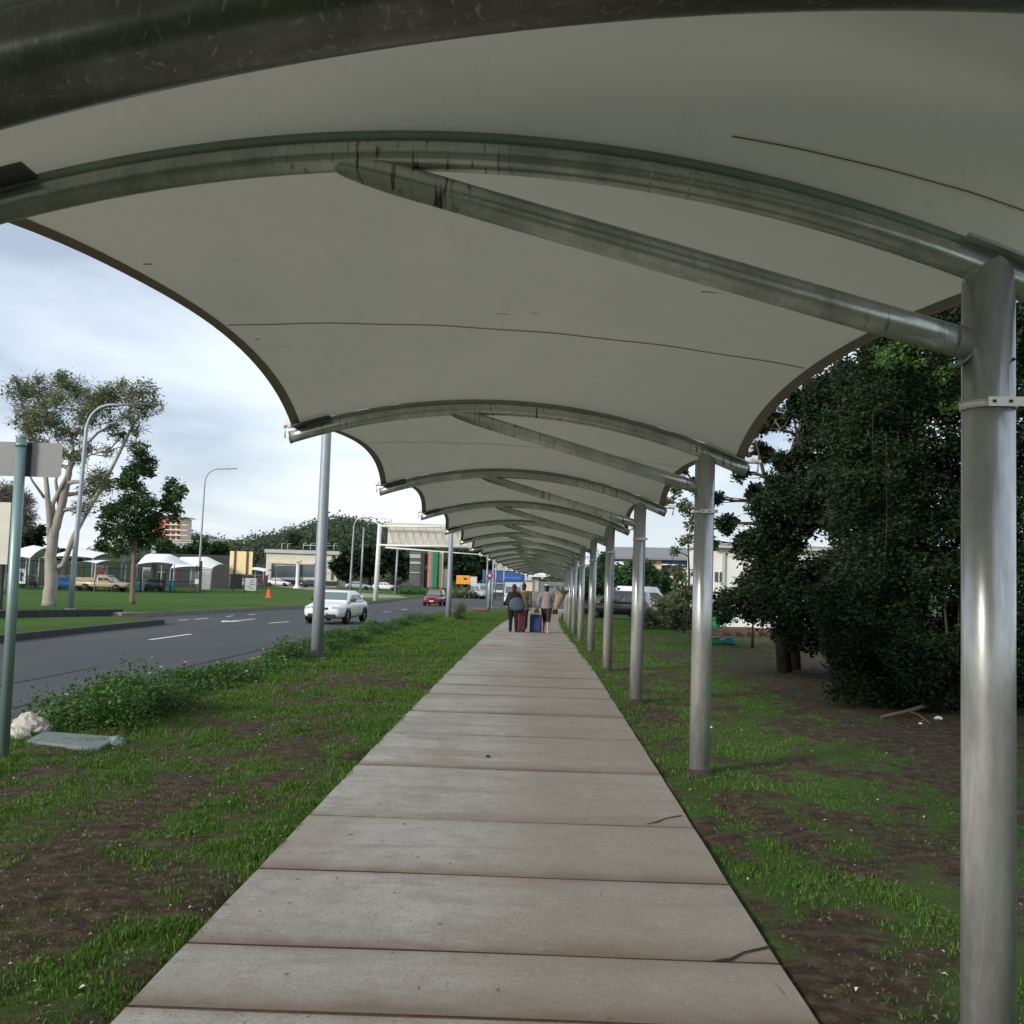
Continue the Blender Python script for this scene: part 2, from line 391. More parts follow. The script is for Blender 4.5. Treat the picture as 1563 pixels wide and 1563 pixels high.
# value noise (numpy)
_tab = np.random.default_rng(3).random((256, 256))
def vn(x, y):
    xi = np.floor(x).astype(int); yi = np.floor(y).astype(int); fx = x-xi; fy = y-yi
    fx = fx*fx*(3-2*fx); fy = fy*fy*(3-2*fy)
    t = lambda a, b: _tab[a % 256, b % 256]
    return (t(xi, yi)*(1-fx)+t(xi+1, yi)*fx)*(1-fy)+(t(xi, yi+1)*(1-fx)+t(xi+1, yi+1)*fx)*fy
def fbm(x, y, o=4):
    s = 0; a = .5; n = 0
    for i in range(o): s = s+a*vn(x*2**i+17*i, y*2**i+31*i); n += a; a *= .55
    return s/n

# ------------------------------------------------------------------ lines of the place
def bend(Y): return 0.0006*max(0, Y-30)**2
def bendv(Y): return 0.0006*np.maximum(0, Y-30)**2
def kerbx(Y): return -5.2 + (0.0045*(Y-62)**2 if Y > 62 else 0)
def pl(Y): return -1.42 + bend(Y)     # path left edge
def pr(Y): return 1.10 + min(.13, max(0, (Y-5)*.008)) + bend(Y)
PATH_END = 84.5

def turf(x, Y):
    """share of grass cover at a place: lush by the kerb, worn mud between, lush fringe beside the slabs"""
    x = np.asarray(x, float); Y = np.asarray(Y, float)
    b = bendv(Y)
    n = fbm(x*1.9+3, Y*1.3, 5); n2 = fbm(x*5.1, Y*3.9+9, 4)
    left = x < 0
    dl = np.clip((-1.42+b) - x, 0, 99); dr = np.clip(x-(1.2+b), 0, 99)
    tl = np.where(dl < .42, .60, np.where(dl < 2.0, .36, .36+(dl-2.0)*.36))
    tl = tl + np.clip((Y-16)/24, 0, .25)
    tr = np.where(dr < .9, .55, .55-(dr-.9)*.08)
    tr = np.maximum(tr, .35)
    t = np.where(left, tl, tr) + (n-.5)*1.35 + (n2-.5)*1.35
    # bare soil under the trees on the right
    bare = np.clip(1-np.abs(x-(5.2+(Y-14)*.14))/2.1, 0, 1)*np.clip((Y-9)/3, 0, 1)*np.clip((40-Y)/8, 0, 1)
    t = t - np.where(left, .07, .07+bare*.40)
    return np.clip(t, 0, 1)

# ------------------------------------------------------------------ the ground sheet
def make_ground():
    xs = np.unique(np.round(np.concatenate([np.linspace(-560, -60, 14), np.linspace(-60, -7, 40), np.arange(-7, 9, .11), np.linspace(9, 40, 45), np.linspace(40, 560, 16)]), 3))
    ys = np.unique(np.round(np.concatenate([np.linspace(-100, -4, 12), np.linspace(-4, 2, 14), np.arange(2, 16, .11), np.arange(16, 45, .3), np.arange(45, 110, 1.0), np.linspace(110, 400, 50), np.linspace(400, 930, 8)]), 3))
    X, Y = np.meshgrid(xs, ys)
    kx = np.where(Y > 62, -5.2+.0045*(Y-62)**2, -5.2)
    Z = gzv(Y)
    Z = Z + np.where((X > kx+.1) & (X < 30) & (Y < 60) & (Y > 0), (fbm(X*4, Y*4, 4)-.5)*.06, 0)
    inpath = (X > -1.40+bendv(Y)) & (X < 1.12+bendv(Y)) & (Y < PATH_END)
    Z = np.where(inpath, gzv(Y)-.05, Z)
    rdrop = (X < kx-.12) | ((Y > 86.3) & (Y < 190))
    Z = np.where(rdrop, gzv(Y)-.32, Z)
    V = np.stack([X.ravel(), Y.ravel(), Z.ravel()], 1)
    m, n = X.shape
    i, j = np.meshgrid(np.arange(m-1), np.arange(n-1), indexing='ij')
    a = (i*n+j).ravel(); Fc = np.stack([a, a+1, a+n+1, a+n], 1).ravel()
    o = npmesh('ground', V, Fc, 4, M['ground'], smooth=True)
    T = turf(X, Y); T = np.where((X > 15) | (Y > 50) | (X < kx), np.maximum(T, .62), T)
    at_ = o.data.attributes.new('turf', 'FLOAT', 'POINT'); at_.data.foreach_set('value', T.ravel().astype(np.float32))
    tag(o, kind='structure')
make_ground()

def ribbon(fn_a, fn_b, y0, y1, dz, step=1.0, nx=1):
    """sheet between two x(Y) lines following the ground"""
    mb = MB(); P = []; n = max(2, int((y1-y0)/step)+1)
    for k in range(n):
        Y = y0+(y1-y0)*k/(n-1); a, b = fn_a(Y), fn_b(Y)
        P.append([(a+(b-a)*i/nx, Y, gz(Y)+dz) for i in range(nx+1)])
    mb.grid(P, True); return mb
RZ = -.13
# main road (continues left and bends right at the far end); its edge follows the kerb
mbr = MB(); P = []
for k in range(0, 260):
    Y = -14+k*1.0 if k < 120 else 106+(k-120)*1.2
    if Y > 186: break
    right = kerbx(Y)-.02 if Y < 86.2 else 60
    P.append([(-75, Y, gz(Y)+RZ), (-20, Y, gz(Y)+RZ), (min(right, 60), Y, gz(Y)+RZ)])
mbr.grid(P); tag(mbr.build('road', M['asphalt']), kind='structure')
def strip(name, mat, fa, fb, y0, y1, dz, step=.5):
    return tag(ribbon(fa, fb, y0, y1, dz, step).build(name, mat), kind='structure')
strip('gutter', M['gutter'], lambda Y: kerbx(Y)-1.05, lambda Y: kerbx(Y)-.03, -4, 62, RZ+.004)
strip('gutter_gap', M['gap'], lambda Y: kerbx(Y)-1.13+.02*sin(Y*2.1), lambda Y: kerbx(Y)-1.045+.012*sin(Y*1.3), -4, 62, RZ+.008, .25)
strip('asphalt_joint', M['gap'], lambda Y: -7.7+.03*sin(Y*1.3), lambda Y: -7.64+.03*sin(Y*1.3), 6, 18, RZ+.004, .25)
# kerb
mk = MB(); prof = [(-.16, RZ-.08), (-.13, -.005), (-.10, .02), (.02, .02), (.03, -.08)]
loops = []
Yk = list(np.arange(-4, 86, .75))
for Y in Yk: loops.append([(kerbx(Y)+a, Y, gz(Y)+b) for a, b in prof])
mk.loft(loops, False); tag(mk.build('kerb', M['kerb']), kind='structure')

def poly_sheet(name, mat, pts, raise_, kerb=True, kmat=None, kw=.16):
    """raised lawn from an outline; outline given counter-clockwise; with an edging of its own"""
    mb = MB(); 
    import mathutils
    from mathutils.geometry import tessellate_polygon
    # densify edges
    d = []
    for i in range(len(pts)):
        a = Vector(pts[i]); b = Vector(pts[(i+1) % len(pts)]); n = max(1, int(min((b-a).length, 120)/3))
        for k in range(n): d.append(a.lerp(b, k/n))
    tri = tessellate_polygon([[Vector((p.x, p.y, 0)) for p in d]])
    vs = [(p.x, p.y, gz(p.y)+raise_) for p in d]
    n0 = len(vs); vs2 = vs+[(p.x, p.y, gz(p.y)-.4) for p in d]
    mb.add(vs2, [tuple(t) for t in tri] + [(i, (i+1) % n0, n0+(i+1) % n0, n0+i) for i in range(n0)])
    o = mb.build(name, mat); tag(o, kind='structure')
    return o

# ------------------------------------------------------------------ median and far lawn
w0 = G(0, 943); w1 = G(168, 940)
wd = (w1-w0).normalized(); wl = w0-wd*16
med = [(-11.6, 2), (-12.0, 14), (-12.3, 23.2), (-12.7, 30), (-13.0, 35.4), (-13.25, 36.0), (-14.3, 36.9), (w1.x+.15, w1.y-.4), (w0.x+.1, w0.y), (wl.x, wl.y), (wl.x, 2)]
poly_sheet('median_grass', M['lawn'], med, .0)
mb = MB()
for (a, b) in zip(med[:7], med[1:8]):
    a, b = Vector(a), Vector(b); L = (b-a).length; c = (a+b)/2; n = max(1, int(L/4))
    for k in range(n):
        p = a.lerp(b, k/n); q = a.lerp(b, (k+1)/n); m_ = (p+q)/2
        mb.box((m_.x, m_.y, gz(m_.y)-.09), ((q-p).length+.02, .18, .26), atan2(b.y-a.y, b.x-a.x), 0, -atan2(gz(q.y)-gz(p.y), (q-p).length))
tag(mb.build('median_kerb', M['darkstone']), kind='structure')
lawn = [(w0.x-wd.x*16, w0.y-wd.y*16), (w0.x, w0.y), (w1.x, w1.y), (-16.3, 44.5), (-15.9, 52.6), (-15.5, 69.5), (-14.5, 99.6), (-14.0, 128), (-13.6, 160), (-13, 330), (-420, 330), (-420, w0.y-wd.y*16)]
LZ = .06
poly_sheet('lawn', M['lawn'], lawn, LZ)
mb = MB()
for (a, b) in zip(lawn[2:8], lawn[3:9]):
    a, b = Vector(a), Vector(b); n = max(1, int((b-a).length/5))
    for k in range(n):
        p = a.lerp(b, k/n); q = a.lerp(b, (k+1)/n); m_ = (p+q)/2
        mb.box((m_.x, m_.y, gz(m_.y)-.10), ((q-p).length+.02, .14, .32), atan2(b.y-a.y, b.x-a.x), 0, -atan2(gz(q.y)-gz(p.y), (q-p).length))
tag(mb.build('lawn_kerb', M['kerbgrey']), kind='structure')
# low dark stone retaining wall
rw = thing('retaining_wall', 'low dark stone retaining wall along the lawn behind the grass median', 'wall', (w0.x, w0.y, gz(w0.y)))
mb = MB(); L = (w1-wl).length; ang = atan2(wd.y, wd.x); k = 0; d = -16.0
while d < (w1-w0).length-.1:
    l = random.uniform(.5, .9); p = w0+wd*(d+l/2)
    mb.box((p.x-w0.x, p.y-w0.y, gz(p.y)-gz(w0.y)+.10+random.uniform(-.006, .006)), (l-.015, .28, .30), ang); d += l
mb.build('stone_course', M['darkstone'], rw, .015)
mb = MB(); mb.box((w1.x-w0.x+.3, w1.y-w0.y+.3, gz(w1.y)-gz(w0.y)+.06), (.8, .7, .16), ang); mb.build('end_stone', M['kerbgrey'], rw, .04)
# side drive beyond the gantry and gravel apron
p0 = G(585, 914); 
poly_sheet('gravel_apron', M['gravel'], [(p0.x-.1, p0.y), (-14.3, 116), (-17, 128), (-34, 150), (-50, 190), (-45, 196), (-27, 150), (-19, 110)][::1], LZ+.006)

# road markings
def dash(px, wdt=.13):
    a = G(*px[0], RZ); b = G(*px[1], RZ); a.z = gz(a.y)+RZ; b.z = gz(b.y)+RZ
    d = (b-a).normalized(); n = Vector((-d.y, d.x, 0))*wdt/2; u = Vector((0, 0, .006))
    return [a-n+u, a+n+u, b+n+u, b-n+u]
mb = MB()
for px in [((228, 977), (292, 968)), ((410, 951.5), (441, 949)), ((272, 947), (288, 946)), ((297, 945.5), (318, 943.5)), ((379, 938.5), (389, 937.5)), ((345, 941.5), (356, 940)), ((340, 933.5), (362, 933))]:
    mb.add(dash(px), [(0, 1, 2, 3)])
for Y in (46, 55, 64, 73): mb.add([(-9.45, Y, gz(Y)+RZ+.006), (-9.32, Y, gz(Y)+RZ+.006), (-9.25, Y+3, gz(Y+3)+RZ+.006), (-9.38, Y+3, gz(Y+3)+RZ+.006)], [(0, 1, 2, 3)])
# turn arrow
a = G(340, 949.5, RZ); b = G(389, 945, RZ); a.z = gz(a.y)+RZ+.006; b.z = gz(b.y)+RZ+.006
d = (b-a).normalized(); n = Vector((-d.y, d.x, 0))
mb.add([a-n*.08, a+n*.08, b+n*.08, b-n*.08], [(0, 1, 2, 3)]); h = a+d*1.3
mb.add([a-d*.3, h+n*.42, h+n*.1, h-n*.1, h-n*.42], [(0, 1, 2), (0, 3, 4)])
tag(mb.build('road_marking', M['mark']), kind='structure')

# ------------------------------------------------------------------ the concrete path
joints = [G(700, y).y for y in (1563, 1462, 1342, 1257, 1177, 1125, 1090, 1062, 1047, 1032, 1019)]
Yj = [joints[0]-3.6, joints[0]-1.8] + joints
while Yj[-1] < PATH_END-1.8: Yj.append(Yj[-1]+1.76)
Yj.append(PATH_END)
def make_path():
    mb = MB(); jm = MB(); DT = []
    g = .012
    for k in range(len(Yj)-1):
        y0, y1 = Yj[k]+g, Yj[k+1]-g; sk = .012
        t0 = random.uniform(-.002, .0025); t1 = random.uniform(-.002, .0025)
        n = 14; P = []; tone = random.uniform(-1, 1); dn = random.uniform(.3, 1)*(1 if k < 9 else .45)
        for i in range(n+1):
            f_ = i/n; f_ = .5-.5*cos(pi*f_) if k < 24 else f_; Y = y0+(y1-y0)*f_; row = []; DT += [(dn*exp(-f_*(y1-y0)/.16)+.45*exp(-(1-f_)*(y1-y0)/.07), tone)]*9
            for j in range(9):
                fx = j/8; a = pl(Y)+.002*sin(Y*7.3); b = pr(Y)+.002*sin(Y*5.1+1)
                x = a+(b-a)*fx; yy = Y+sk*(x)*1.0
                row.append((x, yy, gz(Y)+.022+t0+(t1-t0)*i/n+.0015*sin(x*3+k)))
            P.append(row)
        mb.grid(P, True)
        # sides going down
        ring = [P[0][j] for j in range(9)] + [P[i][8] for i in range(1, n+1)] + [P[n][j] for j in range(7, -1, -1)] + [P[i][0] for i in range(n-1, 0, -1)]
        m = len(ring); low = [(x, y, z-.10) for x, y, z in ring]; DT += [(.6, 0)]*(2*m)
        mb.cur = 1; mb.add(ring+low, [(i, m+i, m+(i+1) % m, (i+1) % m) for i in range(m)]); mb.cur = 0
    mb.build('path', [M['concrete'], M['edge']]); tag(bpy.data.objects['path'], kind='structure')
    for nm, q in (('dirt', 0), ('tone', 1)):
        a_ = bpy.data.objects['path'].data.attributes.new(nm, 'FLOAT', 'POINT'); a_.data.foreach_set('value', np.array([d[q] for d in DT], np.float32))
    P = []
    for k in range(400):
        Y = Yj[0]+.1+(PATH_END-Yj[0]-.2)*k/399; P.append([(pl(Y)+.03, Y, gz(Y)+.0165), (pr(Y)-.03, Y, gz(Y)+.0165)])
    jm.grid(P); tag(jm.build('path_joint_dirt', M['joint']), kind='structure')
    # two corner cracks
    cm = MB()
    for pts in ([(985, 1259), (1003, 1255), (1018, 1249), (1041, 1245)], [(1088, 1468), (1115, 1465), (1135, 1455), (1176, 1446)], [(1180, 1500), (1198, 1520), (1205, 1532)]):
        q = [G(*p, .026) for p in pts]; w = [.004, .014, .009, .012]; vs = []
        for p, ww in zip(q, w): vs += [(p.x, p.y-ww, gz(p.y)+.0285), (p.x, p.y+ww, gz(p.y)+.0285)]
        cm.add(vs, [(2*i, 2*i+2, 2*i+3, 2*i+1) for i in range(len(q)-1)])
    tag(cm.build('path_crack', M['crack']), kind='structure')
    # crossing kerb at the far end
    mb2 = MB(); mb2.box(((pl(84)+pr(84))/2, 84.9, gz(85)-.02), (3.6, .6, .16)); tag(mb2.build('crossing_kerb', M['palegrey']), kind='structure')
make_path()

# ------------------------------------------------------------------ covered walkway
CW = thing('covered_walkway', 'long white membrane canopy on galvanised steel arches and posts over the footpath', 'covered walkway', (1.49, 3.5, 0))
CWL = Vector((1.49, 3.5, 0))
def cwpart(mb, name, mat, parent=None, bevel=0):
    off = CWL
    mb.v = [(x-off.x, y-off.y, z-off.z) for x, y, z in mb.v]
    return mb.build(name, mat, parent or CW, bevel)
BY = [3.51] + [8.81+5.3*k for k in range(15)]
XL, XR = -2.16, 1.82
def cz(x): return 3.115 - .095*(x+.40)**2
def zb(x): return cz(x)+.09
def zm(x): return 3.18 - .032*(x+.9)**2
def beam(i, Y):
    b = bend(Y); g = gz(Y)
    # arch tube, left end cut square, a touch of sag in the path of the tube
    mb = MB(); n = 36; pts = [(x+b, Y, cz(x)+g) for x in np.linspace(XL-.02, XR+.03, n)]
    mb.tube(pts, .053, 20); o = cwpart(mb, 'arch_beam', M['galvbeam'])
    # coupling joint rings
    if i < 4:
        for x in (.38, .52): 
            m2 = MB(); m2.tube([(x-.003+b, Y, cz(x-.003)+g), (x+.003+b, Y, cz(x+.003)+g)], .0555, 20)
            cwpart(m2, 'weld_ring', M['galv'], o)
    # keder rail between the tube and the membrane
    mb = MB(); xs = np.linspace(XL+.12, XR-.1, 40)
    lo = []; 
    for x in xs:
        z = cz(x)+g; zt = zb(x)+g
        lo.append([(x+b, Y-.022, z+.045), (x+b, Y+.022, z+.045), (x+b, Y+.022, zt-.006), (x+b, Y-.022, zt-.006)])
    mb.loft(lo, True); k = cwpart(mb, 'membrane_rail', M['keder'])
    # membrane clamp plate wings, visible as a dark plate at the left tip
    for side in (-1, 1):
        mb = MB(); x0, x1 = (XL+.02, XL+.34) if side < 0 else (XR-.34, XR+.04)
        P = []
        for x in np.linspace(x0, x1, 6):
            P.append([(x+b, Y-(.14 if side < 0 else .075), zb(x)+g-.012), (x+b, Y+(.14 if side < 0 else .075), zb(x)+g-.012)])
        vs = [p for r in P for p in r]; up = [(x, y, z-.012) for x, y, z in vs]; m = len(P)
        mb.add(vs+up, [(2*i_, 2*i_+1, 2*i_+3, 2*i_+2) for i_ in range(m-1)] + [(2*m+2*i_, 2*m+2*i_+2, 2*m+2*i_+3, 2*m+2*i_+1) for i_ in range(m-1)]
               + [(2*i_, 2*i_+2, 2*m+2*i_+2, 2*m+2*i_) for i_ in range(m-1)] + [(2*i_+1, 2*m+2*i_+1, 2*m+2*i_+3, 2*i_+3) for i_ in range(m-1)]
               + [(0, 2*m, 2*m+1, 1), (2*m-2, 2*m-1, 4*m-1, 4*m-2)])
        cp = cwpart(mb, 'corner_plate', M['midgrey'] if side < 0 else M['palegrey'])
        # tensioning turnbuckle and shackle at the tip
        m2 = MB(); xe = x0 if side < 0 else x1; s = side
        z = zb(xe)+g
        m2.tube([(xe+b, Y, z-.01), (xe+s*.10+b, Y, z-.005)], .012, 8)
        m2.tube([(xe+s*.10+b, Y-.03, z), (xe+s*.10+b, Y+.03, z)], .016, 8)
        m2.box((xe+s*.05+b, Y-.06, z+.02), (.05, .02, .05)); m2.box((xe+s*.05+b, Y+.06, z+.02), (.05, .02, .05))
        m2.tube([(xe+s*.10+b, Y, z), (xe+s*.085+b, Y, z-.11)], .008, 6)
        cwpart(m2, 'turnbuckle', M['band'], cp)
        # end plate of the tube
    m3 = MB(); xe = XL-.02; sl = Vector((1, 0, -2*.078*(xe+.55))).normalized(); p = Vector((xe+b, Y, cz(xe)+g))
    m3.tube([p-sl*.008, p+sl*.004], .058, 20); cwpart(m3, 'end_cap', M['band'], o)
PX = 1.49
def post(i, Y):
    b = bend(Y); g = gz(Y); x = PX+b+(.085 if i == 0 else 0)
    top = cz(PX)+g
    mb = MB(); mb.tube([(x, Y, g-.15), (x, Y, top-.02)], .0865, 28)
    mb.v = [(vx, vy, vz+(.02-.075*abs((vx-x)/.0865)**1.3 if vz > 1+g else 0)) for vx, vy, vz in mb.v]
    o = cwpart(mb, 'support_post', M['galv'])
    # saddle cheek plates
    for s in (() if i < 99 else (1,)):
        mb = MB()
        mb.add([(x-.080, Y+s*.080, top-.13), (x+.080, Y+s*.080, top-.13), (x+.088, Y+s*.080, top-.07), (x+.01, Y+s*.080, top+.015), (x-.086, Y+s*.080, top-.045),
                (x-.080, Y+s*.090, top-.13), (x+.080, Y+s*.090, top-.13), (x+.088, Y+s*.090, top-.07), (x+.01, Y+s*.090, top+.015), (x-.086, Y+s*.090, top-.045)],
               [(0, 1, 2, 3, 4), (9, 8, 7, 6, 5)]+[(k, (k+1) % 5, 5+(k+1) % 5, 5+k) for k in range(5)])
        cwpart(mb, 'saddle_plate', M['galv'], o)
    # clamp band with slotted tail
    zc_ = 2.262+g
    mb = MB(); n = 28
    vs = []
    for (r, z) in ((.088, -.013), (.0925, -.013), (.0925, .013), (.088, .013)):
        for k in range(n): t = 2*pi*k/n; vs.append((x+r*cos(t), Y+r*sin(t), zc_+z))
    mb.add(vs, [(q*n+k, q*n+(k+1) % n, ((q+1) % 4)*n+(k+1) % n, ((q+1) % 4)*n+k) for q in range(4) for k in range(n)], True)
    mb.box((x+.03, Y-.097, zc_+.002), (.145, .006, .032), 0, 0, -.02)
    c = cwpart(mb, 'clamp_band', M['band'], o)
    if i < 3:
        for dx in (-.023, .032, .087): mb = MB(); mb.box((x+dx, Y-.1015, zc_+.002+.02*dx), (.011, .004, .010)); cwpart(mb, 'slot', M['blackplastic'], o)
    mb = MB(); mb.lathe([(.0, .0), (.006, 0), (.006, -.006), (0, -.006)], (x+.055, Y-.068, top-.36), 8, 'Y'); cwpart(mb, 'bolt', M['dark'], o)
    # footing collar
    if i > 0:
        mb = MB(); mb.lathe([(.087, .05), (.12, .012), (.15, .0), (.15, -.04)], (x, Y, g), 20); cwpart(mb, 'soil_collar', M['edge'], o)
def brace(i, Y):
    b = bend(Y); g = gz(Y)
    a = Vector((-.80+b, Y-.001, cz(-.80)+g-.03)); e = Vector((PX-.05+b+(.085 if i == 0 else 0), Y, 2.475+g))
    a.z += .028; mb = MB(); pts = [a.lerp(e, t) for t in (0, .015, .04, .07, .11, .3, .5, .7, .85, 1)]
    mb.tube(pts, [.012, .030, .044, .051] + [.056]*6, 18)
    o = cwpart(mb, 'diagonal_brace', M['galvbeam'])
    mb = MB(); d = (e-a).normalized()       # curved plate at the post
    up = Vector((0, 0, 1)); nrm = d.cross(Vector((0, 1, 0))).normalized()
    lo = []
    for k in range(9):
        t = -1+2*k/8; off = nrm*t*.082; back = .03*(1-t*t)-.02
        p = e-d*.02+off+d*back
        lo.append([p+Vector((0, -.045, 0)), p+Vector((0, .045, 0)), p+Vector((0, .045, 0))+d*.008, p+Vector((0, -.045, 0))+d*.008])
    mb.loft(lo, True); cwpart(mb, 'brace_plate', M['keder'], o)
def membrane(y0, y1, zf0, zf1, first=False, xl=(XL, XL), xr=(XR, XR), sc=(.13, .10), zmid=zm, ts=.5):
    nu, nv = 44, 26; P = []; L = y1-y0
    for j in range(nv+1):
        t = j/nv; Y = y0+L*t; b = bend(Y); g = gz(Y); w = sin(pi*t**1.3); w2 = sin(pi*t)**.8
        a = xl[0]*(1-t)+xl[1]*t+sc[0]*w; e = xr[0]*(1-t)+xr[1]*t-sc[1]*w; row = []
        for i in range(nu+1):
            x = a+(e-a)*i/nu
            z = (zf0(x)*(1-t)+zf1(x)*t)*(1-w2)+zmid(x)*w2
            cw = min(i/nu, 1-i/nu)*2; z += .004*sin(x*21+t*9)*(1-cw)**3*(1-w2) + .0025*sin(x*9+Y*2.2)*w2
            row.append((x+b, Y, z+g))
        P.append(row)
    mb = MB(); mb.grid([r[::-1] for r in P]); o = cwpart(mb, 'membrane_panel', M['fabric'])
    # hems along the two free edges
    for s in (0, -1):
        mb = MB(); R = []
        dirx = 1 if s == 0 else -1
        hw = 3
        for row in P:
            p = Vector(row[s]); q = Vector(row[hw if s == 0 else -1-hw]); dd = (q-p).normalized()
            R.append([p+Vector((0, 0, -.004))-dd*.012, p+dd*.03+Vector((0, 0, -.006)), p+dd*.068+Vector((0, 0, -.005))])
        mb.grid(R if s else [r[::-1] for r in R]); 
        mb.tube([Vector(r[s])+Vector((0, 0, .002)) for r in P], .011, 8)
        cwpart(mb, 'edge_hem', M['hem'], o)
    # welded seam across the middle of the panel
    mb = MB(); mid = P[int(nv*ts)]
    sw = .011 if ts == .5 else .007; R = [[Vector(p)+Vector((0, -sw, -.004)), Vector(p)+Vector((0, sw, -.004))] for p in mid[1:-1] if ts == .5 or p[0] > .6]
    mb.grid(R); cwpart(mb, 'welded_seam', M['seam'], o)
    return P
for i, Y in enumerate(BY):
    beam(i, Y); post(i, Y); brace(i, Y)
for a, b_ in zip(BY[:-1], BY[1:]): membrane(a, b_, zb, zb)
def zf(x, Y):
    t = (Y-BY[0])/5.3; w = sin(pi*t)**.8; return zb(x)*(1-w)+zm(x)*w
for px, py, L in ((225, 401, 14), (767, 477, 20), (815, 476, 12), (1088, 444, 34), (432, 526, 12), (393, 516, 8), (865, 570, 14), (620, 640, 6)):
    best = min((abs(at(px, py, Y).z-zf(at(px, py, Y).x, Y)), Y) for Y in np.arange(3.6, 8.7, .02)); p = at(px, py, best[1]); l_ = L*best[1]/F
    mb = MB(); mb.box((p.x, p.y, p.z-.007), (l_, .010, .003), random.uniform(-.2, .2), 0, .05 if px > 700 else -.05); cwpart(mb, 'stitch_mark', M['seam'], bpy.data.objects['membrane_panel'])

# nearest beam, thicker and set lower, with the short panel between it and the first arch
NY = 2.5
def cz0(x): return 3.245 - .060*(x-1.05)**2
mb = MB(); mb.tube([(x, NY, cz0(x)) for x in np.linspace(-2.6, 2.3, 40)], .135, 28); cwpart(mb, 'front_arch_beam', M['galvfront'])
mb = MB(); lo = []
for x in np.linspace(-2.5, 2.25, 30):
    z = cz0(x); lo.append([(x, NY-.02, z+.12), (x, NY+.02, z+.12), (x, NY+.02, z+.25), (x, NY-.02, z+.25)])
mb.loft(lo); cwpart(mb, 'membrane_rail', M['keder'])
membrane(NY, BY[0], lambda x: cz0(x)+.26, zb, xl=(XL-.2, XL), xr=(XR+.3, XR), sc=(.03, .03), zmid=lambda x: .5*(cz0(x)+.26+zb(x))-.01, ts=.93)

# unseen bays of the same roof, added behind the viewer to shade the path
BB = [2.5, -2.8, -8.1, -13.4]
for k in range(3):
    y1, y0 = BB[k], BB[k+1]
    f = (lambda x: cz0(x)+.26) if k == 0 else zb
    membrane(y0, y1, zb, f)
for Y in BB[1:]: beam(9, Y); post(9, Y); brace(9, Y)

# ------------------------------------------------------------------ vegetation
def leaves(name, C, R, n, size, mat, parent=None, seed=0, flat=.35, hollow=.0, origin=(0, 0, 0), squash=None, aspect=.55):
    """n leaf blades spread in lumps through ellipsoidal clumps; C (k,3) centres, R (k,) or (k,3) radii"""
    g = np.random.default_rng(seed)
    C = np.asarray(C, float); R = np.asarray(R, float)
    if R.ndim == 1: R = np.repeat(R[:, None], 3, 1)
    w = R.prod(1)**(2/3); k = g.choice(len(C), n, p=w/w.sum())
    # sub-lumps inside each clump
    ns = 14
    sub = g.normal(size=(len(C), ns, 3)); sub /= np.linalg.norm(sub, axis=2, keepdims=True); sub *= (hollow+(1-hollow)*g.random((len(C), ns, 1))**.5)*1.0
    sk = g.integers(0, ns, n)
    p = sub[k, sk] + g.normal(size=(n, 3))*.26
    P = C[k] + p*R[k] - np.array(origin)
    d = g.normal(size=(n, 3)); d[:, 2] = d[:, 2]*flat-.15; d /= np.linalg.norm(d, axis=1, keepdims=True)
    q = g.normal(size=(n, 3)); s_ = np.cross(d, q); s_ /= np.linalg.norm(s_, axis=1, keepdims=True)
    nn = np.cross(d, s_)
    L = size*(.5+1.0*g.random(n)**1.4)[:, None]; W = L*aspect
    a = P; b = P+d*L*.45+s_*W*.5+nn*L*.06; c = P+d*L+nn*-L*.08; e = P+d*L*.45-s_*W*.5+nn*L*.06
    V = np.stack([a, b, c, e], 1).reshape(-1, 3)
    return npmesh(name, V, np.arange(len(V)), 4, mat, parent)

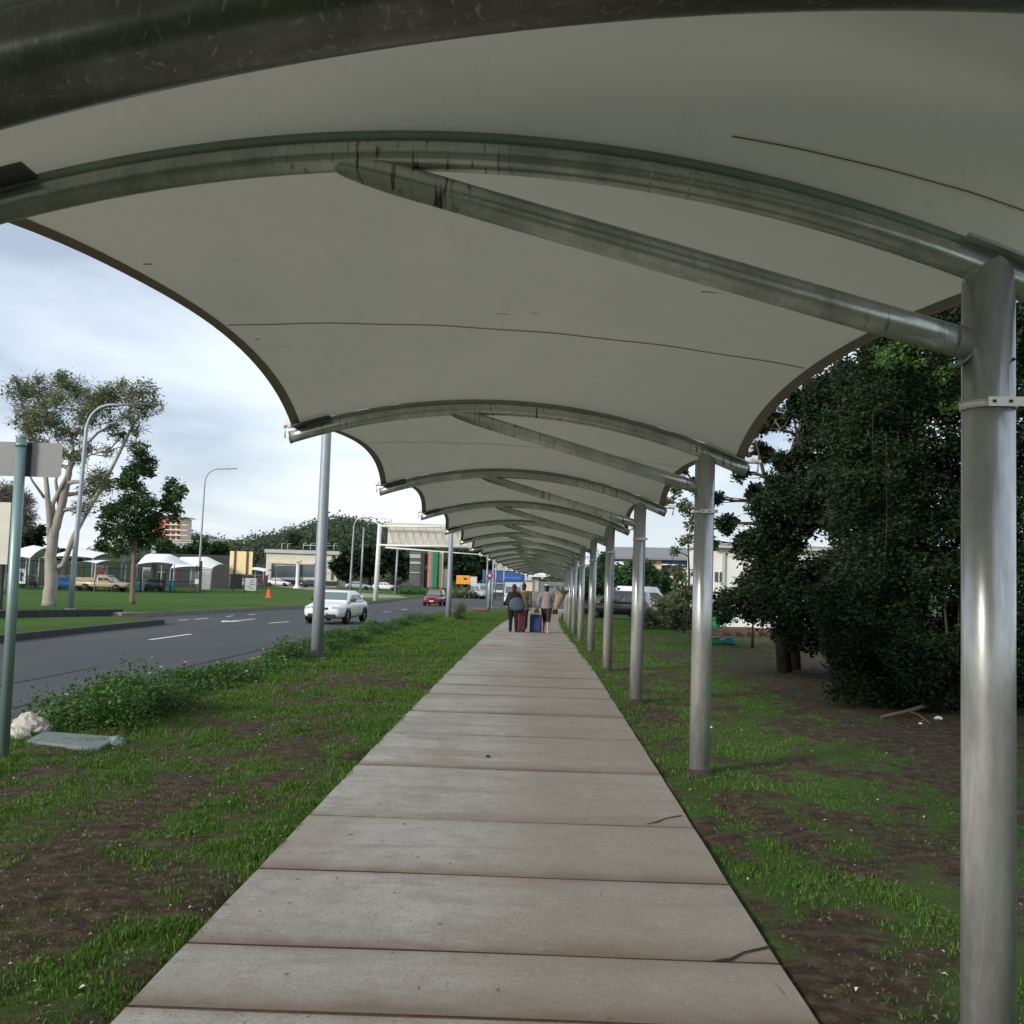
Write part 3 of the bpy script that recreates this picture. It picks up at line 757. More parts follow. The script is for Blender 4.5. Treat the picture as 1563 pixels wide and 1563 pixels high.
def branches(base, trunk, clumps, r0, rmin=.012, twigs=3, seed=1, wob=.12, tip=.35):
    """trunk polyline and a limb grown from the nearest skeleton node to every clump"""
    rd = random.Random(seed); mb = MB(); base = Vector(base)
    T = [Vector(p) for p in trunk]
    pts = []; n = 6
    for a, b in zip(T[:-1], T[1:]):
        for k in range(n): pts.append(a.lerp(b, k/n))
    pts.append(T[-1]); N = len(pts)
    rs = [r0*(1-.62*i/(N-1)) for i in range(N)]; rs[0] *= 1.12
    pts = [p+Vector((rd.uniform(-1, 1), rd.uniform(-1, 1), 0))*r0*.06*(i > 0) for i, p in enumerate(pts)]
    mb.tube([p-base for p in pts], rs, 10)
    nodes = [(p, r) for p, r in zip(pts, rs)][N//3:]
    for c, R in sorted(clumps, key=lambda q: (Vector(q[0])-T[-1]).length):
        c = Vector(c)
        best = min(nodes, key=lambda q: (c-q[0]).length + max(0, q[0].z-c.z+.2)*1.6)
        p, r = best; L = (c-p).length
        if L < .05: continue
        m = max(4, int(L/.35)); ra = max(rmin*1.3, min(r*.66, r0*.5)); mid = p.lerp(c, .45)+Vector((rd.uniform(-1, 1), rd.uniform(-1, 1), rd.uniform(-.2, .9)))*L*wob
        q = []; rr = []
        for k in range(m+1):
            t = k/m; q.append(p*(1-t)**2+mid*2*t*(1-t)+c*t*t+Vector((rd.uniform(-1, 1), rd.uniform(-1, 1), rd.uniform(-1, 1)))*.03*L*(0 < k < m)); rr.append(ra*(1-t*.72)+rmin*.3)
        mb.tube([v-base for v in q], rr, 7)
        nodes += list(zip(q[2:], rr[2:]))
        for k in range(twigs):
            s0 = q[rd.randint(m//2, m)]; e = c+Vector((rd.gauss(0, 1), rd.gauss(0, 1), rd.gauss(0, .8)))*R*tip*1.5
            w = s0.lerp(e, .5)+Vector((rd.uniform(-1, 1), rd.uniform(-1, 1), rd.uniform(-1, 1)))*R*.15
            mb.tube([s0-base, w-base, e-base], [rmin*.9, rmin*.6, rmin*.3], 5)
    return mb
def tree(name, label, base, trunk, clumps, r0, nleaf, size, leafm, barkm, seed=1, group=None, twigs=3, cat='tree', rmin=.012, hollow=0, flat=.35, extra=None, wob=.12):
    base = Vector(base); t = thing(name, label, cat, base, 0, group)
    branches(base, trunk, clumps, r0, rmin, twigs, seed, wob).build('trunk', M[barkm], t)
    leaves('crown', [c for c, R in clumps], [R for c, R in clumps], nleaf, size, M[leafm], t, seed, flat, hollow, base)
    if extra: leaves('bare_twigs', [c for c, R in extra[0]], [R for c, R in extra[0]], extra[1], extra[2], M[extra[3]], t, seed+5, .8, 0, base, aspect=.07)
    return t
def pc(px, py, Y, r, dY=0):     # clump from photo position at a distance, radius in photo px
    p = at(px, py, Y+dY); return (p, r*Y/F)

# big gum tree on the lawn
b = G(75, 925, LZ); Y = b.y
rd = random.Random(4)
cl = [pc(*q) for q in [(30, 600, Y, 22, .6), (52, 640, Y, 24, -.5), (60, 598, Y, 24, .8), (85, 610, Y, 24, -1), (100, 588, Y, 20, .4), (120, 596, Y, 22, 1), (140, 606, Y, 20, -.6),
   (160, 600, Y, 20, .2), (180, 606, Y, 20, .9), (205, 600, Y, 19, -.4), (226, 600, Y, 17, .2), (238, 618, Y, 13, 0), (215, 622, Y, 17, .8), (195, 635, Y, 15, -.7), (150, 628, Y, 20, 1.1),
   (125, 640, Y, 20, -1.2), (110, 665, Y, 17, .3), (175, 652, Y, 14, 0), (35, 630, Y, 20, 0), (90, 655, Y, 18, 1.0), (150, 728, Y, 18, -.5), (140, 750, Y, 20, .5), (125, 775, Y, 15, 0), (165, 740, Y, 15, .4), (120, 700, Y, 12, -.3), (210, 655, Y, 10, .2), (205, 680, Y, 10, .2), (60, 675, Y, 14, .6), (95, 690, Y, 14, -.5), (135, 685, Y, 13, .8), (45, 660, Y, 13, -.8), (75, 640, Y, 20, 1.4), (165, 690, Y, 11, 0), (185, 665, Y, 12, .7), (70, 705, Y, 9, .2), (60, 580, Y, 10, 0), (95, 575, Y, 10, .5), (25, 580, Y, 8, 0), (185, 585, Y, 10, .3)]]
trunk = [b, at(78, 890, Y), at(77, 850, Y), at(82, 815, Y), at(92, 780, Y), at(103, 730, Y), at(112, 690, Y)]
tree('gum_tree', 'tall spreading gum tree with pale trunk and airy olive crown beside a lamp pole', b, trunk, cl, .33, 17000, .125, 'leafgum', 'barkpale', 3, None, 9, rmin=.025, hollow=.0, extra=([c for c in cl if c[0][0] < cl[6][0][0]+2], 6000, .4, 'leafgrey'))
# extra limbs of the gum: second stem and the low leaning limb
gum = bpy.data.objects['gum_tree']
mb = MB()
for pts, r in [(([(77, 850), (76, 800), (72, 750), (68, 710), (50, 670), (40, 640)]), .17), (([(80, 870), (97, 862), (112, 820), (128, 790), (160, 735), (178, 700), (200, 655), (215, 630)]), .15), (([(84, 812), (80, 770), (95, 740), (120, 690), (150, 660), (180, 645)]), .13), (([(92, 780), (85, 735), (92, 700), (85, 650)]), .10), (([(68, 760), (50, 735), (42, 720), (22, 690)]), .07)]:
    q = [at(x, y, Y+.25*sin(i*2.1+r*9)) - b for i, (x, y) in enumerate(pts)]
    mb.tube(q, [r*(1-.7*i/(len(q)-1)) for i in range(len(q))], 8)
mb.build('limb', M['barkpale'], gum)
# darker street tree
b = G(202, 922, LZ); Y = b.y
cl = [pc(*q) for q in [(215, 690, Y, 17, 0), (222, 705, Y, 18, .5), (205, 720, Y, 20, -.6), (190, 735, Y, 14, .4), (228, 718, Y, 12, 0), (262, 742, Y, 15, .3), (275, 755, Y, 14, -.4), (255, 765, Y, 20, .5), (265, 785, Y, 14, 0),
   (225, 765, Y, 20, -.5), (195, 765, Y, 20, .6), (175, 785, Y, 22, 0), (205, 795, Y, 24, -.7), (235, 795, Y, 22, .5), (165, 810, Y, 18, .4), (190, 815, Y, 22, -.4), (220, 825, Y, 20, .8), (240, 820, Y, 13, 0), (155, 832, Y, 12, 0), (180, 838, Y, 14, 0), (208, 745, Y, 14, 0)]]
cl = [(c, r_*.80) for c, r_ in cl]
tree('street_tree', 'dense dark green broadleaf tree with thin reddish trunk in front of the car park', b, [b, at(203, 880, Y), at(206, 840, Y), at(208, 790, Y), at(212, 740, Y)], cl, .16, 15000, .20, 'leafmid', 'barkred', 8, None, 3, rmin=.02, hollow=.3)
# trees at the left margin behind the sign
Y = 75; b = gnd(8, Y, LZ)
cl = [pc(x, y, Y, r, d) for x, y, r, d in [(12, 752, 18, 0), (30, 765, 16, 1), (5, 780, 14, -1), (40, 785, 14, 0), (25, 800, 14, 1)]]
tree('bare_tree', 'leafless grey branching tree at the left edge behind the grey sign', b, [b, at(6, 840, Y), at(10, 790, Y)], cl, .22, 900, .2, 'leafgrey', 'barkpale', 12, None, 9, rmin=.03, extra=(cl, 4500, .7, 'leafgrey'))
Y = 120; b = gnd(46, Y, LZ)
cl = [pc(x, y, Y, r, d) for x, y, r, d in [(38, 818, 17, 0), (52, 830, 15, 1), (28, 835, 14, -1), (60, 812, 10, 0), (45, 848, 14, 0)]]
tree('dark_shrub_tree', 'small dark round tree at the left margin behind the gum tree trunk', b, [b, at(46, 870, Y), at(46, 840, Y)], cl, 0.2, 9000, .38, 'leafdark', 'barkdark', 13)

# ------------------------------------------------------------------ ground cover and grass
def blades():
    g = np.random.default_rng(21)
    N = 3000000
    # denser near the camera
    Y = 2.6 + 56*g.random(N)**2.7
    x = -5.3 + (12.5+5.3)*g.random(N); x = np.where(g.random(N) < .35, -5.3+4.0*g.random(N), x)
    half = .53*Y+.6; keep = np.abs(x+.02*Y) < half
    keep &= (x < -1.40+bendv(Y)) & (x > -5.2) | (x > 1.15+bendv(Y)) & (x < 9)
    x, Y = x[keep], Y[keep]
    T = turf(x, Y); n2 = fbm(x*6+40, Y*5, 3)
    pr_ = np.clip((T-.22)*1.6, .09, 1)*np.clip(n2*2-.3, .14, 1)
    k = g.random(len(x)) < pr_
    x, Y, T = x[k], Y[k], T[k]
    # never more than needed
    n = len(x)
    h = (.008+.030*g.random(n)**1.5)*(.55+.8*T)*(.8+.04*Y); h = np.where((x < -3.4) & (x > -5.0), h*1.45, h); h = np.where(x > 2.1, h*.65, h)
    w = (.0012+.0016*g.random(n))*(1+.17*Y)
    a = g.random(n)*2*pi; ln = g.random(n)*.75*h; dx, dy = np.cos(a)*ln, np.sin(a)*ln
    a2 = g.random(n)*2*pi; sx, sy = np.cos(a2)*w, np.sin(a2)*w
    z = gzv(Y)-.004
    z0 = np.stack([x-sx, Y-sy, z], 1); z1 = np.stack([x+sx, Y+sy, z], 1)
    m1 = np.stack([x+sx*.7+dx*.35, Y+sy*.7+dy*.35, z+h*.6], 1); m0 = np.stack([x-sx*.7+dx*.35, Y-sy*.7+dy*.35, z+h*.6], 1)
    t = np.stack([x+dx, Y+dy, z+h], 1)
    V = np.concatenate([z0, z1, m1, m0, t], 0)
    i = np.arange(n)
    q = np.stack([i, i+n, i+2*n, i+3*n], 1)
    # tip as a degenerate free quad keeps one face size: split into triangles instead
    F3 = np.concatenate([np.stack([i, i+n, i+2*n], 1), np.stack([i, i+2*n, i+3*n], 1), np.stack([i+3*n, i+2*n, i+4*n], 1)], 0)
    mi = np.tile((g.random(n) < .05).astype(int), 3)
    o = npmesh('grass', V, F3.ravel(), 3, [M['blade'], M['straw']], mi=mi)
    tag(o, kind='stuff'); print('blades', n)
blades()
# bits of dead leaf and pale crumbs on the soil
def debris():
    g = np.random.default_rng(5); n = 14000
    Y = 2.8+18*g.random(n)**1.8; x = np.where(g.random(n) < .5, -4.8+3.5*g.random(n), 1.1+6*g.random(n))
    k = (np.abs(x) < .56*Y+.5) & ((x < -1.4) | (x > 1.2)); x, Y = x[k], Y[k]; n = len(x)
    s_ = .004+.014*g.random(n)**2.2; a = g.random(n)*2*pi; z = gzv(Y)+.012+g.random(n)*.012
    c, s2 = np.cos(a), np.sin(a)
    f = lambda u, v, dz: np.stack([x+(c*u-s2*v)*s_, Y+(s2*u+c*v)*s_, z+dz*s_], 1)
    V = np.stack([f(-1.2, 0, .1), f(0, -.5, .5), f(1.2, 0, .0), f(0, .5, .7)], 1).reshape(-1, 3)
    o = npmesh('leaf_litter', V, np.arange(len(V)), 4, [M['straw'], M['litter'], M['wood']], mi=np.where(g.random(n) < .06, 1, np.where(g.random(n) < .5, 2, 0)))
    tag(o, kind='stuff')
    # bits on the slabs
    n = 420; Y = 2.9+14*g.random(n)**1.7; x = np.where(g.random(n) < .6, -1.35+1.1*g.random(n)**1.6, -1.3+2.4*g.random(n))
    s_ = .004+.010*g.random(n)**3; a = g.random(n)*pi; z = gzv(Y)+.027; c, s2 = np.cos(a), np.sin(a)
    V = np.stack([f(-1.6, 0, .0), f(0, -.35, .1), f(1.6, 0, .0), f(0, .35, .3)], 1).reshape(-1, 3)
    tag(npmesh('path_debris', V, np.arange(len(V)), 4, [M['wood'], M['edge']], mi=(g.random(n) < .5).astype(int)), kind='stuff')
debris()
def groundcover():
    C, R = [], []
    rd = random.Random(9)
    for k in range(430):
        Y = 10.0+36*rd.random()**1.2; x = rd.uniform(-4.98, -4.0 if Y < 12 else -4.25) + (.0 if Y < 20 else -.02)
        big = .25+1.5*float(vn(np.array([Y*.9]), np.array([x*1.5]))[0])**1.3
        h = max(.03, (.22 if Y < 13 else .15 if Y < 18 else .21)*big*rd.uniform(.7, 1.2))*(1.15 if Y < 12 else .85)
        C.append((x, Y, gz(Y)+h*.55)); R.append((.26, .40, h))
    o = leaves('ground_cover', C, R, 130000, .038, M['cover'], None, 31, .5, .35, aspect=.75); tag(o, kind='stuff')
    g = np.random.default_rng(7)
    for nm, m_, n in (('yellow_flowers', 'petal', 12), ('white_flowers', 'petalw', 12)):
        mb = MB()
        for i in range(n):
            Y = 9.4+22*g.random()**1.5; x = -5.25+g.random()*(.5 if m_ == 'petal' else 1.2)
            c = Vector((x, Y, gz(Y)+.10+.16*g.random())); s_ = .022
            for k in range(5):
                a = k*2*pi/5; mb.add([c, c+Vector((cos(a-.4)*s_, sin(a-.4)*s_, s_*.5)), c+Vector((cos(a)*s_*1.5, sin(a)*s_*1.5, s_*.7)), c+Vector((cos(a+.4)*s_, sin(a+.4)*s_, s_*.5))], [(0, 1, 2, 3)])
        tag(mb.build(nm, M[m_]), kind='stuff')
groundcover()
# cover slab, rock, broken concrete at the sign foot
c = [G(38, 1137), G(150, 1149), G(181, 1131), G(66, 1122)]
ctr = sum(c, Vector())/4
mb = MB(); vs = [(p.x-ctr.x, p.y-ctr.y, -.03) for p in c]+[(p.x-ctr.x, p.y-ctr.y, .040) for p in c]
mb.add(vs, [(3, 2, 1, 0), (4, 5, 6, 7), (0, 1, 5, 4), (1, 2, 6, 5), (2, 3, 7, 6), (3, 0, 4, 7)])
o = mb.build('pit_cover', M['slab'], None, .012, ctr); tag(o, 'flat grey green concrete pit cover in the grass beside the sign pole', 'cover slab')
def rockobj(name, p, r, mat, label, cat='rock', group=None, seed=1, sz=.7):
    g = np.random.default_rng(seed); mb = MB(); mb.ell((0, 0, 0), (1, 1, 1), 22, 14); mb.sm = [False]*len(mb.sm)
    V = []
    for v in mb.v:
        n = float(fbm(np.array([v[0]*1.7+seed*3+v[2]]), np.array([v[1]*1.7+v[2]*1.3+seed]), 4)[0])
        m_ = float(fbm(np.array([v[0]*5+seed]), np.array([v[1]*5+v[2]*4]), 3)[0]); s_ = .45+.85*n+.35*round(m_*4)/4; V.append((v[0]*s_*r, v[1]*s_*r, max(-.3, v[2]*s_)*r*sz))
    mb.v = V; o = mb.build(name, M[mat], None, 0, p); tag(o, label, cat, group); return o
p = G(46, 1120); rockobj('rock', p+Vector((0, .02, .05)), .17, 'rock', 'pale jagged rock beside the pit cover under the leafy ground cover', seed=4)
p = G(26, 1128); rockobj('rubble', p+Vector((0, 0, .02)), .11, 'rock', 'small lump of pale broken concrete between sign pole and rock', seed=9)
p = G(172, 1137); rockobj('rubble', p+Vector((.02, 0, .0)), .10, 'slab', 'grey broken concrete lump at the right end of the pit cover', seed=6)
# dry shrub by the second roadside pole
p = G(697, 948); C = [(p+Vector((.1, 0, .35)), (.28, .3, .4)), (p+Vector((.25, .1, .65)), (.22, .25, .3)), (p+Vector((0, .1, .2)), (.3, .3, .25))]
t = thing('dry_shrub', 'brownish dry shrub on the verge beside the second roadside pole', 'shrub', p)
leaves('foliage', [c for c, r in C], [r for c, r in C], 2600, .07, M['leafolive'], t, 3, origin=p, aspect=.3)
mb = MB()
for k in range(14): mb.tube([(0, 0, 0), (random.uniform(-.1, .25), random.uniform(-.1, .1), .4), (random.uniform(-.15, .4), random.uniform(-.2, .2), .85)], [.012, .008, .004], 5)
mb.build('stem', M['bark'], t)

# ------------------------------------------------------------------ right hand planting
def mass(name, label, spots, n, size, mat, seed, bark='barkdark', stems=(), cat='tree', group=None, hollow=.25):
    C = [c for c, r in spots]; R = [r for c, r in spots]
    b0 = Vector((C[0][0], C[0][1], gz(C[0][1])))
    t = thing(name, label, cat, b0, 0, group)
    leaves('crown', C, R, n, size, M[mat], t, seed, .5, hollow, b0)
    if stems:
        mb = MB()
        for pts, r in stems: mb.tube([Vector(p)-b0 for p in pts], [r*(1-.88*i/(len(pts)-1)) for i in range(len(pts))], 8)
        mb.build('trunk', M[bark], t)
    return t
rd = random.Random(2)
# nearest: tall ivy-clad tree beyond the first post
def cells(xyr, Y, dep=1.2, seed=3):
    r_ = random.Random(seed); out = []
    for x, y, r in xyr:
        for d in (0, dep):
            p = at(x+r_.uniform(-13, 13), y+r_.uniform(-13, 13), Y+d+r_.uniform(-.6, .6)); R = r*Y/F*r_.uniform(.55, 1.25); out.append((p, (R*1.05, R*1.1, R*.95)))
    return out
grid1 = []
for y in range(468, 1090, 34):
    xl = np.interp(y, [480, 560, 640, 720, 800, 880, 960, 1040, 1090], [1350, 1318, 1300, 1290, 1285, 1280, 1275, 1300, 1360])
    for x in np.arange(xl, 1610, 38): grid1.append((x, y, 30))
A = cells(grid1, 14.6, 1.3, 3)
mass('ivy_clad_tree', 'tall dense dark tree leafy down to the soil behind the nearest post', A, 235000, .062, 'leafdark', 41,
     stems=[([G(1452, 1085), at(1448, 1000, 14.2), at(1440, 900, 14.4), at(1452, 780, 14.6)], .03), ([G(1462, 1085), at(1462, 980, 14.2), at(1466, 860, 14.4)], .025), ([gnd(1400, 15), at(1400, 900, 15), at(1395, 700, 15), at(1420, 520, 15)], .16)])
grid2 = []
for y in range(500, 1000, 36):
    for x in np.arange(1600, 1780, 42): grid2.append((x, y, 32))
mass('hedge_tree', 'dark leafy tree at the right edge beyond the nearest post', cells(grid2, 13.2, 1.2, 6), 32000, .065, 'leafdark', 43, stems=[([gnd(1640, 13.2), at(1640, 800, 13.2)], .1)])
grid3 = []
for y in range(562, 1030, 34):
    xl = np.interp(y, [580, 640, 700, 760, 800, 860, 900, 950, 990, 1030], [1280, 1240, 1196, 1160, 1140, 1134, 1160, 1172, 1200, 1262])
    xr = np.interp(y, [580, 1000], [1430, 1380])
    for x in np.arange(xl+22, xr, 40):
        if rd.random() < .93: grid3.append((x, y, 28))
A3 = cells(grid3, 19.5, 1.5, 8)
g0 = G(1200, 985)
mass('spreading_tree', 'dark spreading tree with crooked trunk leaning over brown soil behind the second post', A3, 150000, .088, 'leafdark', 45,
     stems=[([gnd(1200, 20.5), at(1192, 960, 20.5), at(1215, 900, 20.5), at(1200, 800, 20.5), at(1225, 700, 20.5), at(1212, 640, 20.5)], .16),
            ([at(1215, 900, 20.5), at(1260, 860, 20.2), at(1330, 790, 20)], .09), ([at(1200, 800, 20.5), at(1165, 720, 20.5), at(1150, 660, 20.5)], .07), ([at(1225, 700, 20.3), at(1275, 650, 20.3), at(1300, 640, 20.3)], .06)])
cl = [pc(x, y, 21, r, d) for x, y, r, d in [(1150, 650, 17, 0), (1185, 640, 18, 1), (1215, 615, 20, -1), (1250, 590, 20, 0), (1160, 690, 16, 1), (1195, 700, 16, -.5), (1240, 640, 18, 1), (1290, 575, 20, 0), (1330, 560, 20, 1), (1130, 720, 13, 0), (1150, 750, 12, .5), (1185, 745, 13, -.5), (1225, 690, 15, 0), (1270, 620, 18, 0), (1330, 530, 18, 0), (1370, 520, 18, .5), (1090, 760, 12, 0), (1075, 790, 11, .4), (1060, 740, 10, -.4), (1040, 715, 8, 0), (1110, 800, 14, 0), (1130, 830, 15, .4), (1085, 830, 9, 0)]]
b = gnd(1215, 21.5)
tree('airy_tree', 'open branched tree with sky showing between its thin limbs above the white building', b, [b, at(1212, 900, 21.5), at(1195, 800, 21.3), at(1200, 720, 21), at(1225, 640, 21)], cl, .12, 30000, .085, 'leafdark', 'bark', 17, None, 6, rmin=.014, hollow=.1, wob=.2)
grid4 = [(1110, 925, 20), (1135, 915, 20), (1160, 925, 22), (1150, 895, 15), (1125, 900, 13), (1180, 905, 18), (1175, 940, 18), (1105, 945, 12)]
mass('dark_shrub', 'dark bushy shrub with gaps in front of the white building wall', cells(grid4, 30, 1, 9), 9000, .12, 'leafdark', 47, cat='shrub', stems=[([gnd(1150, 30), at(1150, 930, 30)], .05)], hollow=.1)
# bright leaves hanging at the top of the ivy tree
C = cells([(1345, 535, 14), (1375, 525, 18), (1410, 520, 20), (1350, 560, 12), (1440, 560, 16), (1390, 560, 14), (1455, 620, 12)], 13.6, .3, 5)
t = thing('climbing_vine', 'brighter green vine leaves hanging in front of the dark tree under the membrane edge', 'vine', C[0][0])
leaves('foliage', [c for c, r in C], [r for c, r in C], 1500, .065, M['leafbright'], t, 51, .6, origin=C[0][0])
C = cells([(1335, 640, 16), (1360, 720, 18), (1420, 985, 20), (1445, 1010, 14)], 13.7, .3, 15)
leaves('foliage', [c for c, r in C], [r for c, r in C], 2500, .065, M['leafdark'], t, 53, .6, origin=t.location)
mb = MB(); 
for k in range(2):
    x0 = random.uniform(1310, 1460); y0 = random.uniform(520, 700); q = [at(x0+random.uniform(-12, 12)*i*.3, y0+i*55, 13.7)-t.location for i in range(random.randint(3, 7))]
    mb.tube(q, .003, 5)
mb.build('stem', M['barkdark'], t)
# olive shrub, hedge and far right planting
C = cells([(1000, 945, 20), (1020, 930, 20), (1045, 940, 22), (1050, 915, 18), (985, 948, 14), (1035, 955, 20), (1060, 900, 14)], 44, 1.5, 21)
mass('olive_shrub', 'rounded olive green shrub between the third post and the second post', C, 9000, .15, 'leafolive', 55, cat='shrub', stems=[([gnd(1030, 44), at(1030, 940, 44)], .06)])
C = cells([(1030, 895, 10), (1045, 880, 10), (1062, 870, 10), (1050, 905, 10), (1035, 912, 8)], 40, 1, 23)
mass('sparse_bush', 'thin twiggy bush rising above the olive shrub beside the second post', C, 1600, .16, 'leafolive', 56, cat='shrub', stems=[([gnd(1045, 40), at(1045, 900, 40), at(1055, 870, 40)], .04), ([at(1045, 900, 40), at(1030, 860, 40), at(1020, 840, 40)], .03)], hollow=0)
C = cells([(x, y, 13) for x in range(935, 1010, 14) for y in (878, 890)], 88, 3, 25)
mass('clipped_hedge', 'bright green clipped hedge behind the parked white van', C, 14000, .35, 'leafmid', 57, cat='hedge', stems=[([gnd(960, 88), at(960, 890, 88)], .1)])
C = cells([(895, 870, 14), (905, 885, 14), (915, 868, 12), (900, 900, 12), (925, 880, 13), (918, 900, 12)], 70, 2, 27)
mass('roadside_tree', 'green tree seen between the far posts left of the white van', C, 8000, .28, 'leafmid', 58, stems=[([gnd(905, 70), at(905, 880, 70)], .1)])
cl = [pc(x, y, 60, r) for x, y, r in [(955, 845, 8), (950, 855, 7), (1045, 775, 12), (1060, 800, 10), (1030, 745, 10), (1020, 770, 8), (1050, 820, 9), (1040, 845, 9)]]
b = gnd(1050, 45); tree('twiggy_tree', 'slender twiggy tree with few leaves standing between second and third posts', b, [b, at(1052, 880, 45), at(1050, 820, 45)], [pc(x, y, 45, r) for x, y, r in [(1045, 775, 12), (1058, 800, 10), (1030, 745, 12), (1020, 765, 9), (1048, 825, 9), (1030, 840, 7), (1015, 728, 8)]], .07, 1700, .16, 'leafolive', 'barkdark', 19, None, 8, rmin=.018, wob=.25)
# fallen branch and paper scraps under the ivy-clad tree
p = G(1400, 1092); t = thing('fallen_branch', 'bent dead branch lying on the soil under the dark tree', 'branch', p)
mb = MB(); mb.tube([G(x, y)+Vector((0, 0, h))-p for x, y, h in ((1345, 1098, .03), (1385, 1094, .07), (1425, 1084, .10), (1466, 1080, .06))], [.018, .028, .032, .03], 8); mb.build('stem', M['wood'], t)
mb = MB(); mb.tube([G(x, y)+Vector((0, 0, h))-p for x, y, h in ((1385, 1094, .07), (1402, 1098, .06), (1420, 1108, .03))], [.016, .012, .008], 6); mb.build('side_branch', M['wood'], t)
for i, (x, y, lab) in enumerate([(1432, 1098, 'crumpled white paper scrap beside the dead branch under the tree'), (1405, 1106, 'small white scrap lying nearest of the litter below the dead branch'), (1084, 1112, 'tiny white scrap beside the foot of the second post')]):
    p = G(x, y); rockobj('litter_scrap', p+Vector((0, 0, .012)), .05 if i == 0 else .026, 'petalw', lab, 'litter', seed=20+i, sz=.5)
p = G(745, 1156, .025); rockobj('pebble', p+Vector((0, 0, .008)), .02, 'dark', 'small dark pebble lying on the middle of the path', 'pebble', seed=31)

